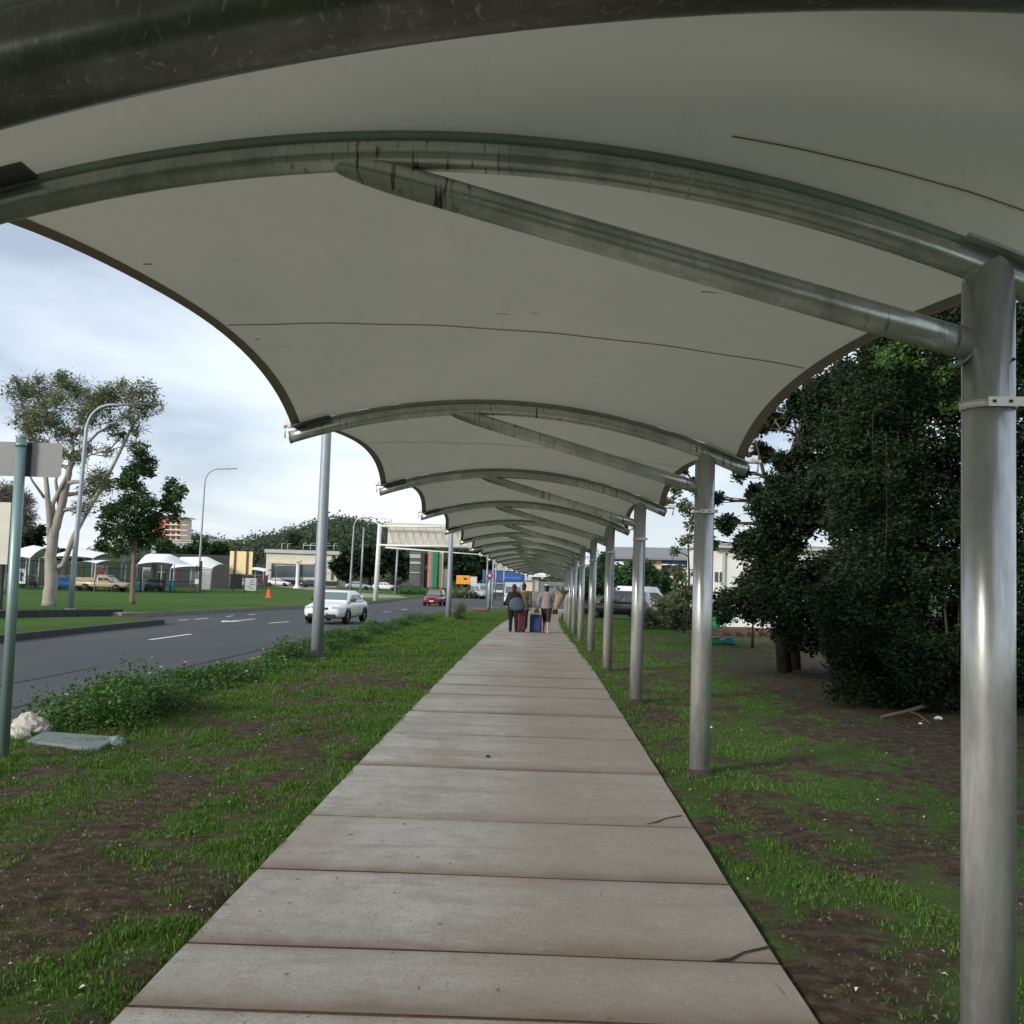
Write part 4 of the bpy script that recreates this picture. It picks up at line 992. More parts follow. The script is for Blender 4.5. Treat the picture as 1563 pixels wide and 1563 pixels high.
# ------------------------------------------------------------------ vehicles
def sup(y, hw, z0, z1, n=22, e=4.0):
    cz_ = (z0+z1)/2; hz = (z1-z0)/2; o = []
    for k in range(n):
        t = 2*pi*k/n; c, s_ = cos(t), sin(t)
        o.append((hw*math.copysign(abs(c)**(2/e), c), y, cz_+hz*math.copysign(abs(s_)**(2/e), s_)))
    return o
def rrect(hw, ya, yb, z, r=.18, m=4, dome=0):
    o = []; cy = (ya+yb)/2; hy = (yb-ya)/2; r = min(r, hw*.9, hy*.9)
    for (sx, sy, a0) in ((1, 1, 0), (-1, 1, pi/2), (-1, -1, pi), (1, -1, 3*pi/2)):
        for k in range(m+1):
            a = a0+pi/2*k/m; o.append((sx*(hw-r)+r*cos(a), cy+sy*(hy-r)+r*sin(a), z))
    return o
def vehicle(name, label, cat, loc, rz, paint, hull, gh, wheels, W, group=None, wr=.31, lightz=.66, glass='glass', plate=True, extra=None, bumper=None, grille=True):
    """hull: [(y, hw, z0, z1)...]; gh: (zb, zr, hwb, hwr, yb_back, yb_front, yr_back, yr_front)"""
    t = thing(name, label, cat, loc, rz, group)
    mb = MB(); mb.loft([sup(*h) for h in hull], True); body = mb.build('body', M[paint], t)
    zb_, zr, hwb, hwr, yb0, yb1, yr0, yr1 = gh
    mb = MB(); mb.loft([rrect(hwb, yb0, yb1, zb_-.08, .16), rrect(hwb, yb0, yb1, zb_, .16), rrect(hwr+.02, yr0-.02, yr1+.02, zr-.05, .18), rrect(hwr-.04, yr0+.06, yr1-.06, zr-.012, .18), rrect(hwr-.25, yr0+.3, yr1-.3, zr, .18)], True)
    mb.build('cabin', M[paint], t)
    def face(nm, a, b, c, d, out, mat):
        o_ = Vector(out); vs = [Vector(v)+o_*.012 for v in (a, b, c, d)]; vs2 = [v-o_*.03 for v in vs]
        m_ = MB(); m_.add(vs+vs2, [(0, 1, 2, 3), (7, 6, 5, 4), (0, 4, 5, 1), (1, 5, 6, 2), (2, 6, 7, 3), (3, 7, 4, 0)]); return m_.build(nm, M[mat], t)
    i0, i1 = .10, .90
    def L(y0b, y0r, hb, hr, f): return (y0b+(y0r-y0b)*f, hb+(hr-hb)*f, zb_+(zr-.05-zb_)*f)
    for nm, yb_, yr_, s_ in (('windscreen', yb1, yr1, 1), ('rear_window', yb0, yr0, -1)):
        y_a, h_a, z_a = L(yb_, yr_, hwb, hwr, i0); y_b, h_b, z_b = L(yb_, yr_, hwb, hwr, i1)
        nrm = Vector((0, s_*(zr-zb_), abs(yb_-yr_))).normalized()
        face(nm, (-(h_a-.10), y_a, z_a), (h_a-.10, y_a, z_a), (h_b-.12, y_b, z_b), (-(h_b-.12), y_b, z_b), nrm, 'screen' if s_ > 0 else glass)
    for s_ in (-1, 1):
        nrm = Vector((s_, 0, (hwb-hwr)/(zr-zb_))).normalized(); ymid = (yb0+yb1)/2-.05
        for (fa, fb) in ((0, .47), (.52, 1)):
            ya_b = yb0+.24+(yb1-yb0-.56)*fa; yb_b = yb0+.24+(yb1-yb0-.56)*fb; ya_r = yr0+.10+(yr1-yr0-.24)*fa; yb_r = yr0+.10+(yr1-yr0-.24)*fb
            face('side_window', (s_*(hwb-(hwb-hwr)*.1), ya_b, zb_+(zr-zb_)*.1), (s_*(hwb-(hwb-hwr)*.1), yb_b, zb_+(zr-zb_)*.1), (s_*(hwb-(hwb-hwr)*.86), yb_r, zb_+(zr-.05-zb_)*.86), (s_*(hwb-(hwb-hwr)*.86), ya_r, zb_+(zr-.05-zb_)*.86), nrm, glass)
    yf, yr_ = hull[-1][0], hull[0][0]
    for wy in wheels:
        for s_ in (-1, 1):
            x = s_*(W/2-.09)
            m_ = MB(); m_.lathe([(wr*.62, -.09), (wr*.92, -.10), (wr, -.06), (wr, .06), (wr*.92, .10), (wr*.62, .09), (wr*.62, -.09)], (x, wy, wr), 22, 'X'); tw = m_.build('wheel', M['tyre'], t)
            m_ = MB(); m_.lathe([(.0, s_*.07), (wr*.25, s_*.075), (wr*.3, s_*.055), (wr*.55, s_*.06), (wr*.63, s_*.08), (wr*.63, s_*-.05), (0, s_*-.05)], (x, wy, wr), 20, 'X'); m_.build('rim', M['rim'], tw)
            m_ = MB(); m_.lathe([(wr+.05, -.03), (wr+.05, .012), (0, .012)], (s_*(W/2-.012), wy, wr+.01), 24, 'X'); m_.v = [(x_*1, y_, max(z_, .16)) for x_, y_, z_ in m_.v]
            if s_ < 0: m_.v = [(-W+(-1)*(x_)-0*(x_), y_, z_) if False else (x_, y_, z_) for x_, y_, z_ in m_.v]
            m_.build('wheel_arch', M['blackplastic'], t)
    hwf = hull[-2][1]
    for s_ in (-1, 1):
        m_ = MB(); m_.box((s_*(hwf-.22), hull[-2][0]+.035, lightz), (.34, .12, .13), s_*-.18); m_.build('headlight', M['lampglass'], t, .02)
        m_ = MB(); m_.box((s_*(hull[1][1]-.16), hull[1][0]-.04, lightz+.08), (.22, .1, .16), s_*.1); m_.build('tail_light', M['tail'], t, .02)
        m_ = MB(); m_.box((s_*(hwb+.10), yb1-.35, zb_+.05), (.20, .10, .13), s_*.2); m_.build('wing_mirror', M['blackplastic'], t, .03)
    m_ = MB(); m_.box((0, hull[-1][0]-.02, .36), (hull[-1][1]*1.85, .14, .13)); m_.build('front_bumper', M[bumper or 'blackplastic'], t, .03)
    m_ = MB(); m_.box((0, hull[0][0]+.02, .40), (hull[0][1]*1.85, .12, .14)); m_.build('rear_bumper', M[bumper or 'blackplastic'], t, .03)
    if grille: m_ = MB(); m_.box((0, hull[-1][0]-.005, lightz-.02), (.5, .05, .09)); m_.build('grille', M['blackplastic'], t, .01)
    if plate: m_ = MB(); m_.box((0, hull[-1][0]+.065, .44), (.36, .02, .11)); m_.build('number_plate', M['offwhite'], t)
    return t
sedan_hull = [(-2.2, .62, .34, .80), (-2.12, .78, .24, .93), (-1.7, .83, .20, .97), (-.6, .85, .18, .96), (.6, .85, .18, .95), (1.2, .84, .19, .89), (1.75, .82, .22, .82), (2.1, .76, .26, .73), (2.22, .62, .32, .64)]
sedan_gh = (.93, 1.35, .76, .60, -1.62, 1.0, -.95, .20)
# white sedan coming towards the camera
a = G(500, 953, RZ); white = vehicle('parked_car', 'x', 'car', (a.x, a.y+1.9, gz(a.y)+RZ), pi-radians(5), 'carwhite', sedan_hull, sedan_gh, (-1.35, 1.32), 1.70)
white.name = 'sedan_car'; white['label'] = 'white sedan driving towards the camera on the near lane behind the first roadside pole'; white['category'] = 'car'
m_ = MB(); m_.box((0, -1.95, 1.10), (1.30, .16, .04)); m_.box((-.55, -1.95, 1.02), (.05, .12, .14)); m_.box((.55, -1.95, 1.02), (.05, .12, .14)); m_.build('rear_spoiler', M['carwhite'], white, .01)
hatch_hull = [(-1.8, .66, .34, .85), (-1.75, .78, .24, .96), (-.6, .81, .18, .95), (.6, .81, .18, .93), (1.1, .80, .19, .88), (1.55, .78, .22, .78), (1.8, .70, .28, .66)]
a = G(661, 925, RZ); red = vehicle('hatchback_car', 'small dark red car facing the camera, half hidden by the second roadside pole', 'car', (a.x, a.y+1.5, gz(a.y)+RZ), pi-radians(4), 'red', hatch_hull, (.92, 1.46, .74, .60, -1.72, .85, -1.45, .05), (-1.15, 1.15), 1.62, bumper='red')
van_hull = [(-2.4, .80, .38, 1.05), (-2.36, .88, .3, 1.15), (-1, .90, .26, 1.15), (1.1, .90, .26, 1.15), (1.8, .88, .28, 1.08), (2.2, .84, .32, .92), (2.35, .72, .4, .8)]
van_gh = (1.12, 2.15, .88, .78, -2.34, 1.75, -2.25, .95)
a = G(734, 914, RZ); vehicle('utility_vehicle', 'small silver grey van on the far road just left of the round red sign', 'van', (a.x, a.y+1, gz(a.y)+RZ), pi+radians(22), 'carsilver', van_hull, (1.1, 2.0, .84, .76, -2.3, 1.7, -2.2, 1.1), (-1.5, 1.5), 1.74, wr=.33, lightz=.78)
a = G(780, 925, RZ); vehicle('white_van', 'tall white van on the road behind the walking people', 'van', (a.x+.2, a.y+3, gz(a.y)+RZ), pi-.05, 'carwhite', van_hull, (1.12, 2.35, .9, .84, -2.34, 1.75, -2.3, 1.2), (-1.5, 1.5), 1.8, wr=.33, lightz=.8)
a = gnd(984, 77); vehicle('parked_van', 'white high-roof van parked side on behind the fourth post on the right', 'van', (a.x, a.y, a.z), -pi/2-.15, 'carwhite', van_hull, van_gh, (-1.5, 1.55), 1.8, wr=.33, lightz=.8)
a = gnd(945, 62); vehicle('parked_suv', 'dark boxy car parked in front of the white van between the posts', 'car', (a.x, a.y, a.z), radians(70), 'cardark', [(-2.0, .76, .34, 1.0), (-1.95, .86, .28, 1.1), (-.6, .88, .26, 1.08), (.8, .88, .26, 1.06), (1.5, .86, .28, 1.0), (2.0, .78, .36, .8)], (1.05, 1.72, .84, .72, -1.9, 1.0, -1.75, .4), (-1.25, 1.3), 1.74, wr=.36, lightz=.8)
# car park
a = gnd(160, 97, LZ); pick = vehicle('pickup_truck', 'beige pickup truck parked side on behind the reddish tree trunk', 'pickup truck', (a.x, a.y, a.z), -pi/2, 'beige', [(-2.5, .8, .5, .95), (-2.45, .86, .42, 1.0), (-.3, .87, .36, 1.0), (.8, .87, .36, 1.0), (1.6, .85, .38, .98), (2.3, .80, .42, .88), (2.45, .7, .5, .75)], (.97, 1.62, .80, .70, -.55, 1.25, -.45, .55), (-1.5, 1.5), 1.76, wr=.34, lightz=.78)
m_ = MB(); 
for (x0, y0, sx, sy) in ((.78, -1.55, .05, 1.85), (-.78, -1.55, .05, 1.85), (0, -2.45, 1.6, .05)): m_.box((x0, y0, 1.15), (sx, sy, .32))
m_.build('tray_side', M['beige'], pick)
a = gnd(104, 98, LZ); vehicle('compact_car', 'bright blue car parked between the gum trunk and the tray of the pickup', 'car', a, -pi/2+.1, 'blue', hatch_hull, (.92, 1.42, .74, .60, -1.72, .85, -1.45, .05), (-1.15, 1.15), 1.62)
dk = None
for i, (x, Y, rz, pt, lab) in enumerate([(45, 103, .4, 'cardark', 'dark car parked below the poster near the left margin'), (12, 104, -.2, 'carsilver', 'pale silver car at the left edge of the car park'), (236, 106, .3, 'cardark', 'dark car in the shade between the two teal bins'), (372, 150, -pi/2, 'carsilver', 'silver car parked beyond the notice board'), (425, 178, -pi/2, 'carwhite', 'white car parked at the left foot of the pale pavilion'), (478, 175, -pi/2, 'cardark', 'dark car in front of the pale pavilion right of its white pillar'), (548, 168, -pi/2, 'carsilver', 'silver car parked under the wooded hill between two thin lamp poles'), (590, 168, -pi/2, 'carwhite', 'white car parked under the trees right of the gantry post'), (618, 165, pi/2, 'cardark', 'dark car parked beside the striped grey building')]):
    a = gnd(x, Y, LZ)
    vehicle('parked_car', lab, 'car', a, rz, pt, sedan_hull, sedan_gh, (-1.35, 1.32), 1.70, group='cars parked across the lawn')

# ------------------------------------------------------------------ poles and signs
def lamp_pole(name, label, p, h, arm, dirx, r0=.085, group=None, top=None, mat='polegrey', lean=0):
    t = thing(name, label, 'street lamp', p, 0, group)
    n = 10; R = arm*.55; pts = [(lean*z_/h, 0, z_) for z_ in np.linspace(-.1, h-R, 6)]
    for k in range(1, n+1):
        a = pi/2*k/n; pts.append((lean+dirx*R*(1-cos(a)), 0, h-R+R*sin(a)))
    pts.append((lean+dirx*arm, 0, h+.03))
    rs = list(np.linspace(r0, r0*.62, 6)) + [r0*.5]*n + [r0*.4]
    mb = MB(); mb.tube(pts, rs, 14); mb.build('pole', M[mat], t)
    mb = MB(); mb.loft([[(lean+dirx*(arm+u)+0*w, w*v, h+.05+q) for v, q in ((-.05, -.02), (.05, -.02), (.05, .05), (-.05, .05))] for u, w in ((-.05, .6), (.15, 2), (.55, 2.2), (.75, 1.2))]); mb.build('lamp_head', M['midgrey'], t, .01)
    mb = MB(); mb.lathe([(r0*1.7, 0), (r0*1.7, .03), (r0*1.1, .04)], (0, 0, 0), 14); mb.build('base_plate', M[mat], t)
    return t
gp = 'tall lamp poles along the road verge'
p = G(483, 1006); lamp_pole('street_lamp', 'nearest thick grey lamp pole rising from the verge in front of the white sedan', p, 9.6, 2.4, -1, .122, gp)
p = G(684, 946); lamp_pole('street_lamp', 'second grey lamp pole on the verge beside the dry shrub and red car', p, 9.6, 2.4, -1, .128, gp)
p = G(751, 927); lamp_pole('street_lamp', 'third lamp pole farther along the verge behind the round red sign', p, 9.6, 2.0, -1, .10, gp)
p = G(107, 930, LZ); lamp_pole('street_lamp', 'lamp pole on the lawn whose curved arm crosses the gum tree crown', p, (930-612)*p.y/F, 1.9, 1, .125, None, lean=.25)
p = gnd(303, 104, LZ); lamp_pole('street_lamp', 'slender curved lamp pole against open sky at the car park fence', p, 13.0, 2.6, 1, .12, None, lean=.15)
p = gnd(535, 140, LZ); lamp_pole('street_lamp', 'lamp pole in front of the wooded hill with its arm above the trees', p, 10.4, 2.2, 1, .16, None, lean=.2)
p = gnd(551, 128, LZ); t = thing('flag_pole', 'thin pale pole without arm between lamp pole and gantry post', 'pole', p); MB().tube([(0, 0, 0), (.1, 0, 8.5)], [.14, .10], 10).build('pole', M['polegrey'], t)
MB().lathe([(.2, 0), (.2, .05), (.12, .06)], (0, 0, 0), 12).build('base_plate', M['polegrey'], t)
p = gnd(604, 128, LZ); t = thing('utility_pole', 'dark grey pole standing on the green verge right of the gantry post', 'pole', p); MB().tube([(0, 0, 0), (.1, 0, 6.0)], [.13, .12], 10).build('pole', M['polegrey'], t)
MB().box((.35, 0, 5.75), (.5, .12, .25)).build('camera_box', M['dark'], t, .02)
# left edge street sign seen from behind
p = G(5, 1160); Ys = p.y
t = thing('street_sign', 'green grey sign pole in the near left corner with a grey sign back behind it', 'sign', p)
topz = at(33, 668, Ys)
MB().tube([(0, 0, -.1), (topz.x-p.x, 0, topz.z-p.z)], .043, 16).build('pole', M['polegreen'], t)
MB().lathe([(.045, 0), (.045, .012), (.0, .02)], (topz.x-p.x, 0, topz.z-p.z), 14).build('cap', M['polegreen'], t)
a = at(-55, 671, Ys); b_ = at(88, 728, Ys); zc0_ = (a.z+b_.z)/2-p.z
mb = MB(); lo = []
for dy in (.055, .059): lo.append([(x, dy, z) for x, y, z in rrect((b_.x-a.x)/2, 0, 0, 0)] if False else [((a.x+b_.x)/2-p.x+u, dy, zc0_+v) for u, v, _ in rrect((b_.x-a.x)/2, -(a.z-b_.z)/2, (a.z-b_.z)/2, 0, .035)])
mb.loft(lo, False); mb.build('sign_plate', M['signback'], t)
mb = MB(); mb.box(((topz.x-p.x)+.055, .05, zc0_), (.022, .03, (a.z-b_.z)*.98)); mb.build('bracket', M['dark'], t)
mb = MB(); mb.tube([(topz.x-p.x-.0, 0, zc0_+.1), (topz.x-p.x-.0, 0, zc0_+.13)], .048, 14); mb.build('clamp', M['polegreen'], t)
# pale sign box on the left edge
Yb = 40; a = at(-60, 765, Yb); b_ = at(14, 862, Yb); g_ = gnd(0, Yb, LZ)
t = thing('sign_box', 'pale cream sign box cut off by the left edge behind the sign pole', 'sign', g_)
MB().box(((a.x+b_.x)/2-g_.x, 0, (a.z+b_.z)/2-g_.z), (b_.x-a.x, .28, a.z-b_.z)).build('panel', M['offwhite'], t, .02)
MB().box((b_.x+.07-g_.x, .05, (a.z+b_.z)/2-g_.z), (.12, .4, a.z-b_.z+.02)).build('side_frame', M['dark'], t)
MB().box(((a.x+b_.x)/2-g_.x, 0, (b_.z-g_.z)/2), ((b_.x-a.x)*.8, .2, b_.z-g_.z)).build('plinth', M['darkwall'], t)
# round red sign on bollard at the kerb
p = G(746, 929); t = thing('road_sign', 'round red and white sign on a pale grey post at the kerb bend', 'sign', p); s_ = p.y/F
MB().tube([(0, 0, 0), (0, 0, 36*s_), (0, 0, 44*s_)], [3.2*s_, 3.0*s_, 1.0*s_], 12).build('post', M['polegrey'], t)
MB().lathe([(0, -.03), (4.6*s_, -.03), (4.6*s_, .03), (0, .03)], (0, 0, 50*s_), 24, 'Y').build('sign_disc', M['red'], t)
MB().lathe([(2.1*s_, -.036), (3.0*s_, -.036)], (0, 0, 50*s_), 20, 'Y').build('symbol', M['orange'], t)
MB().lathe([(0, -.037), (1.5*s_, -.037)], (0, 0, 50*s_), 20, 'Y').build('symbol', M['white'], t)
# yellow sign back
Yq = 118; a = at(351, 841, Yq); b_ = at(384, 877, Yq); g_ = gnd(367, Yq, LZ); w_, h_ = b_.x-a.x, a.z-b_.z
t = thing('billboard', 'cream yellow board on two posts seen from behind across the lawn', 'sign', g_)
MB().box((0, 0, (a.z+b_.z)/2-g_.z), (w_, .12, h_)).build('board', M['creamsign'], t, .02)
for sx in (-.27, .27): MB().box((sx*w_, -.12, (a.z-g_.z)/2), (.2, .12, a.z-g_.z)).build('post', M['timber'], t)
# small notice board
p = G(382, 906, LZ); s_ = p.y/F; t = thing('notice_board', 'small white notice board on thin legs standing on the lawn left of the orange cone', 'sign', p)
MB().box((0, 0, 14*s_), (18*s_, .08, 19*s_)).build('board', M['palegrey'], t)
for sx in (-9.4, 9.4): MB().box((sx*s_, 0, 12*s_), (1.2*s_, .1, 25*s_)).build('leg', M['dark'], t)
mb = MB()
for i in range(5): mb.box((random.uniform(-3, 3)*s_, -.05, (8+i*3)*s_), (random.uniform(5, 9)*s_, .01, .9*s_))
mb.build('notice_print', M['midgrey'], t)
# cone
p = G(410, 912, LZ); s_ = p.y/F; t = thing('traffic_cone', 'orange traffic cone standing on the lawn', 'cone', p)
MB().lathe([(4.4*s_, 1*s_), (3.6*s_, 1.6*s_), (1.7*s_, 13*s_), (0, 13.2*s_)], n=16).build('cone_body', M['orange'], t)
MB().box((0, 0, .6*s_), (9*s_, 9*s_, 1.2*s_)).build('base', M['orange'], t)

# ------------------------------------------------------------------ car park shades, fence, bins, clutter
def shade(name, label, px, Y, group, dep=7.0):
    """px: outline control: (x0,ytop0),(xm,ypeak),(x1,y1) top line and hem y"""
    (x0, y0), (xm, ym), (x1, y1), hem = px
    g_ = gnd(xm, Y, LZ); t = thing(name, label, 'shade canopy', g_, 0, group)
    P = []
    for j in range(7):
        v = j/6; row = []
        for i in range(15):
            u = i/14; x = x0+(x1-x0)*u
            yt = np.interp(x, [x0, xm, x1], [y0, ym, y1]); arch = sin(pi*v)
            yy = yt*(arch)+hem*(1-arch)+(3*sin(pi*u) if v in (0, 1) else 0)*-1
            p = at(x, yy, Y); row.append((p.x-g_.x, (v-.5)*dep, p.z-g_.z))
        P.append(row)
    MB().grid(P).build('membrane', M['shade'], t)
    for i in (0, 14):
        for j in (0, 6):
            p = Vector(P[j][i]); MB().tube([(p.x, p.y, -.1), (p.x, p.y, p.z)], .07, 8).build('pole', M['polegrey'], t)
gs = 'white shade canopies over the car park'
for i, (px, Y, lab) in enumerate([(((14, 845), (50, 832), (72, 836), 853), 100, 'white shade canopy between the left sign pole and the gum trunk'), (((86, 848), (120, 836), (165, 845), 853), 101, 'white shade canopy directly right of the gum tree trunk'),
   (((138, 856), (150, 855), (170, 855), 861), 97, 'small low white shade strip above the pickup truck'), (((229, 845), (262, 846), (284, 862), 862), 108, 'arched white shade canopy between dark tree trunk and slender lamp pole'),
   (((277, 850), (318, 850), (338, 861), 868), 116, 'white shade canopy passing behind the slender lamp pole'), (((380, 866), (395, 866), (412, 869), 873), 150, 'low white shade canopy between cream board and pale pavilion')]):
    shade('shade_canopy', lab, px, Y, gs)
def fence(name, label, A, B, h, mat, step=2.5, wires=True, group=None):
    A, B = Vector(A), Vector(B); t = thing(name, label, 'fence', A, 0, group); L = (B-A).length; n = int(L/step); d = (B-A)/n
    for i in range(n+1): p = d*i; MB().tube([(p.x, p.y, 0), (p.x, p.y, h)], .045, 6).build('post', M[mat], t)
    mb = MB()
    for z in (.08, h*.5, h-.03): mb.tube([(0, 0, z), (B.x-A.x, B.y-A.y, z+(B.z-A.z))], .03, 6)
    mb.build('rail', M[mat], t)
    if wires:
        mb = MB(); k = int(L/.16)
        for i in range(k+1):
            p = (B-A)*(i/k); mb.box((p.x, p.y, h/2+p.z), (.022, .022, h-.1))
        mb.build('wire_mesh', M[mat], t)
    return t
f0 = gnd(-30, 94, LZ); f1 = gnd(306, 102, LZ)
fence('car_park_fence', 'long dark wire fence between the lawn and the car park', f0, f1, 2.3, 'dark')
f2 = gnd(300, 128, LZ); fence('car_park_fence', 'short dark wire fence turning back from the black end post of the car park', f1, f2, 2.3, 'dark', 3)
p = gnd(306, 101.6, LZ); t = thing('gate_post', 'thick black gate post with boxes at the right end of the wire fence', 'post', p)
MB().box((0, 0, 1.65), (.2, .2, 3.3)).build('post', M['blackplastic'], t); MB().box((-.3, 0, 2.5), (.45, .3, .5)).build('control_box', M['blackplastic'], t, .03); MB().box((-.3, -.02, 1.2), (.4, .25, .5)).build('meter_box', M['offwhite'], t, .03)
def block(name, label, cat, x0, x1, y0, y1, Y, dep, mat, pname='wall', group=None, base_off=LZ, yb=None):
    """building-like thing filling photo columns x0..x1, roof line y0; stands on the ground at distance Y"""
    a = at(x0, y0, Y); b_ = at(x1, y0, Y); g_ = gnd((x0+x1)/2, Y, base_off)
    t = thing(name, label, cat, g_, 0, group); h = (a.z+b_.z)/2-g_.z
    if yb is not None: lowz = at((x0+x1)/2, yb, Y).z-g_.z
    else: lowz = -.2
    MB().box(((a.x+b_.x)/2-g_.x, dep/2, (h+lowz)/2), (b_.x-a.x, dep, h-lowz)).build(pname, M[mat], t)
    t['_g'] = 0; del t['_g']
    return t, g_
def rectpart(t, g_, nm, x0, x1, y0, y1, Y, mat, dy=-.05, th=.1):
    a = at(x0, y0, Y); b_ = at(x1, y1, Y)
    return MB().box(((a.x+b_.x)/2-g_.x, dy+th/2, (a.z+b_.z)/2-g_.z), (abs(b_.x-a.x), th, abs(a.z-b_.z))).build(nm, M[mat], t)
# dark structures under the shades
t, g_ = block('car_park_wall', 'long dark green screened wall behind the parked cars', 'wall', -20, 235, 856, 0, 118, 1.0, 'darkwall')
for x in range(0, 230, 26): rectpart(t, g_, 'screen_panel', x, x+23, 859, 892, 118, 'hillgreen', -.1)
rectpart(t, g_, 'fascia_strip', 22, 75, 852, 856, 118, 'brownfence', -.2)
t, g_ = block('car_park_shed', 'dark low shed roof behind the arched shade canopies', 'shed', 232, 352, 846, 0, 135, 6, 'darkwall'); rectpart(t, g_, 'door', 262, 275, 868, 892, 135, 'brownfence'); rectpart(t, g_, 'door', 290, 300, 870, 892, 135, 'midgrey')
t, g_ = block('kiosk', 'small red fronted kiosk under the low white shade strip', 'kiosk', 141, 165, 863, 0, 112, 2, 'midgrey'); rectpart(t, g_, 'front_panel', 143, 158, 866, 876, 112, 'red')
p = gnd(32.5, 99, LZ); t = thing('poster_board', 'white poster board with a dark blue standing figure on the fence by the sign pole', 'sign', p)
a = at(26, 868, 99); b_ = at(39, 891, 99); zc1 = (a.z+b_.z)/2-p.z; w_, h_ = b_.x-a.x, a.z-b_.z
MB().box((0, 0, zc1), (w_, .06, h_)).build('board', M['white'], t); MB().box((0, .04, zc1/2), (.1, .06, zc1)).build('leg', M['dark'], t)
mb = MB(); mb.tube([(-.03, -.04, zc1-.45), (-.03, -.04, zc1+.1)], .07, 8); mb.tube([(.12, -.04, zc1-.5), (.02, -.04, zc1+.1)], .06, 8); mb.tube([(0, -.04, zc1+.05), (0, -.04, zc1+.42)], [.12, .15], 8); mb.ell((.0, -.04, zc1+.55), (.08, .03, .1)); mb.tube([(.12, -.04, zc1+.36), (.26, -.04, zc1)], .04, 6)
mb.build('figure_print', M['bluebox'], t)
def bin_(label, x, y0, y1, Y, rz=0):
    p = gnd(x, Y, LZ); h = (y1-y0)*Y/F; t = thing('wheelie_bin', label, 'bin', p, rz)
    w_ = h*.5
    MB().loft([[(-w_*.42, -w_*.42, .08), (w_*.42, -w_*.42, .08), (w_*.42, w_*.42, .08), (-w_*.42, w_*.42, .08)], [(-w_*.52, -w_*.52, h*.88), (w_*.52, -w_*.52, h*.88), (w_*.52, w_*.52, h*.88), (-w_*.52, w_*.52, h*.88)]], False).build('tub', M['teal'], t, .02)
    MB().loft([[(-w_*.58, -w_*.58, h*.885), (w_*.58, -w_*.58, h*.885), (w_*.58, w_*.58, h*.885), (-w_*.58, w_*.58, h*.885)], [(-w_*.5, -w_*.5, h*.96), (w_*.5, -w_*.5, h*.96), (w_*.5, w_*.5, h), (-w_*.5, w_*.5, h)]], False).build('lid', M['teal'], t, .02)
    for s_ in (-1, 1): MB().lathe([(0, -.03), (.1, -.03), (.1, .03), (0, .03)], (s_*w_*.4, w_*.45, .1), 12, 'X').build('wheel', M['tyre'], t)
bin_('tall teal bin behind the fence left of the black gate post', 263, 883, 903, 103); bin_('short teal bin behind the fence just right of the reddish tree trunk', 212, 888, 903, 101)
bin_('dark teal bin lowest of the clutter beside the reddish trunk', 207, 886, 902, 104)
for i, (x0, x1, y0, y1, mt, lab) in enumerate([(219, 231, 866, 880, 'palegrey', 'pale grey metal cabinet right of the reddish trunk behind the fence'), (242, 252, 873, 880, 'palegrey', 'white topped bench in the car park left of the tall teal bin'), (222, 236, 884, 890, 'midgrey', 'grey bench behind the fence between the teal bins')]):
    Y = 108; p = gnd((x0+x1)/2, Y, LZ); t = thing('bench' if i else 'metal_cabinet', lab, 'bench' if i else 'cabinet', p); a = at(x0, y0, Y); b_ = at(x1, y1, Y); zt = a.z-p.z; w_ = b_.x-a.x
    if i: 
        MB().box((0, 0, zt), (w_, .6, .08)).build('seat', M[mt], t)
        for s_ in (-.4, .4): MB().box((s_*w_, 0, zt/2), (.08, .5, zt)).build('leg', M['dark'], t)
    else:
        MB().box((0, 0, zt/2), (w_, .6, zt)).build('case', M[mt], t, .03); MB().box((0, -.32, zt*.7), (w_*.8, .03, zt*.35)).build('door', M['midgrey'], t)
t, g_ = block('concrete_wall', 'short pale concrete wall right of the black gate post', 'wall', 309, 322, 868, 0, 125, .4, 'palegrey'); rectpart(t, g_, 'coping', 308, 323, 866, 869, 125, 'offwhite', -.08, .56)
fence('yard_fence', 'reddish brown slatted fence between the concrete wall and the pavilion', gnd(322, 150, LZ), gnd(408, 160, LZ), 1.7, 'brownfence', 3)
t, g_ = block('yard_wall', 'low dark reddish wall behind the slatted fence', 'wall', 322, 408, 878, 0, 163, .5, 'brownfence'); rectpart(t, g_, 'coping', 321, 409, 876.5, 878, 163, 'midgrey', -.1, .7)

# ------------------------------------------------------------------ buildings
t, g_ = block('apartment_building', 'terracotta and cream apartment block rising behind the dark street tree', 'building', 236, 276, 790, 0, 420, 14, 'peach')
rectpart(t, g_, 'stair_tower', 238, 252, 786, 838, 420, 'pink', -1.5, 1.6)
for r_ in range(5):
    y = 797+r_*8; rectpart(t, g_, 'balcony', 252, 288, y+3, y+5.5, 420, 'peach', -2, 2.1)
    for x in (254, 262, 270): f = rectpart(t, g_, 'window', x, x+5, y-2.5, y+2.5, 420, 'glass', -.12)
rectpart(t, g_, 'roof', 249, 282, 787.5, 790, 420, 'offwhite', -1, 15)
t, g_ = block('office_building', 'long low pale grey building in front of the distant hill', 'building', 232, 348, 826, 0, 330, 12, 'palegrey')
for k, x in enumerate(range(236, 344, 9)): rectpart(t, g_, 'window', x, x+6, 829, 833, 330, 'winglass', -.1)
rectpart(t, g_, 'roof', 320, 350, 822, 827, 330, 'roofgrey', -.4, 13); rectpart(t, g_, 'roof', 231, 320, 824, 826, 330, 'offwhite', -.4, 13)
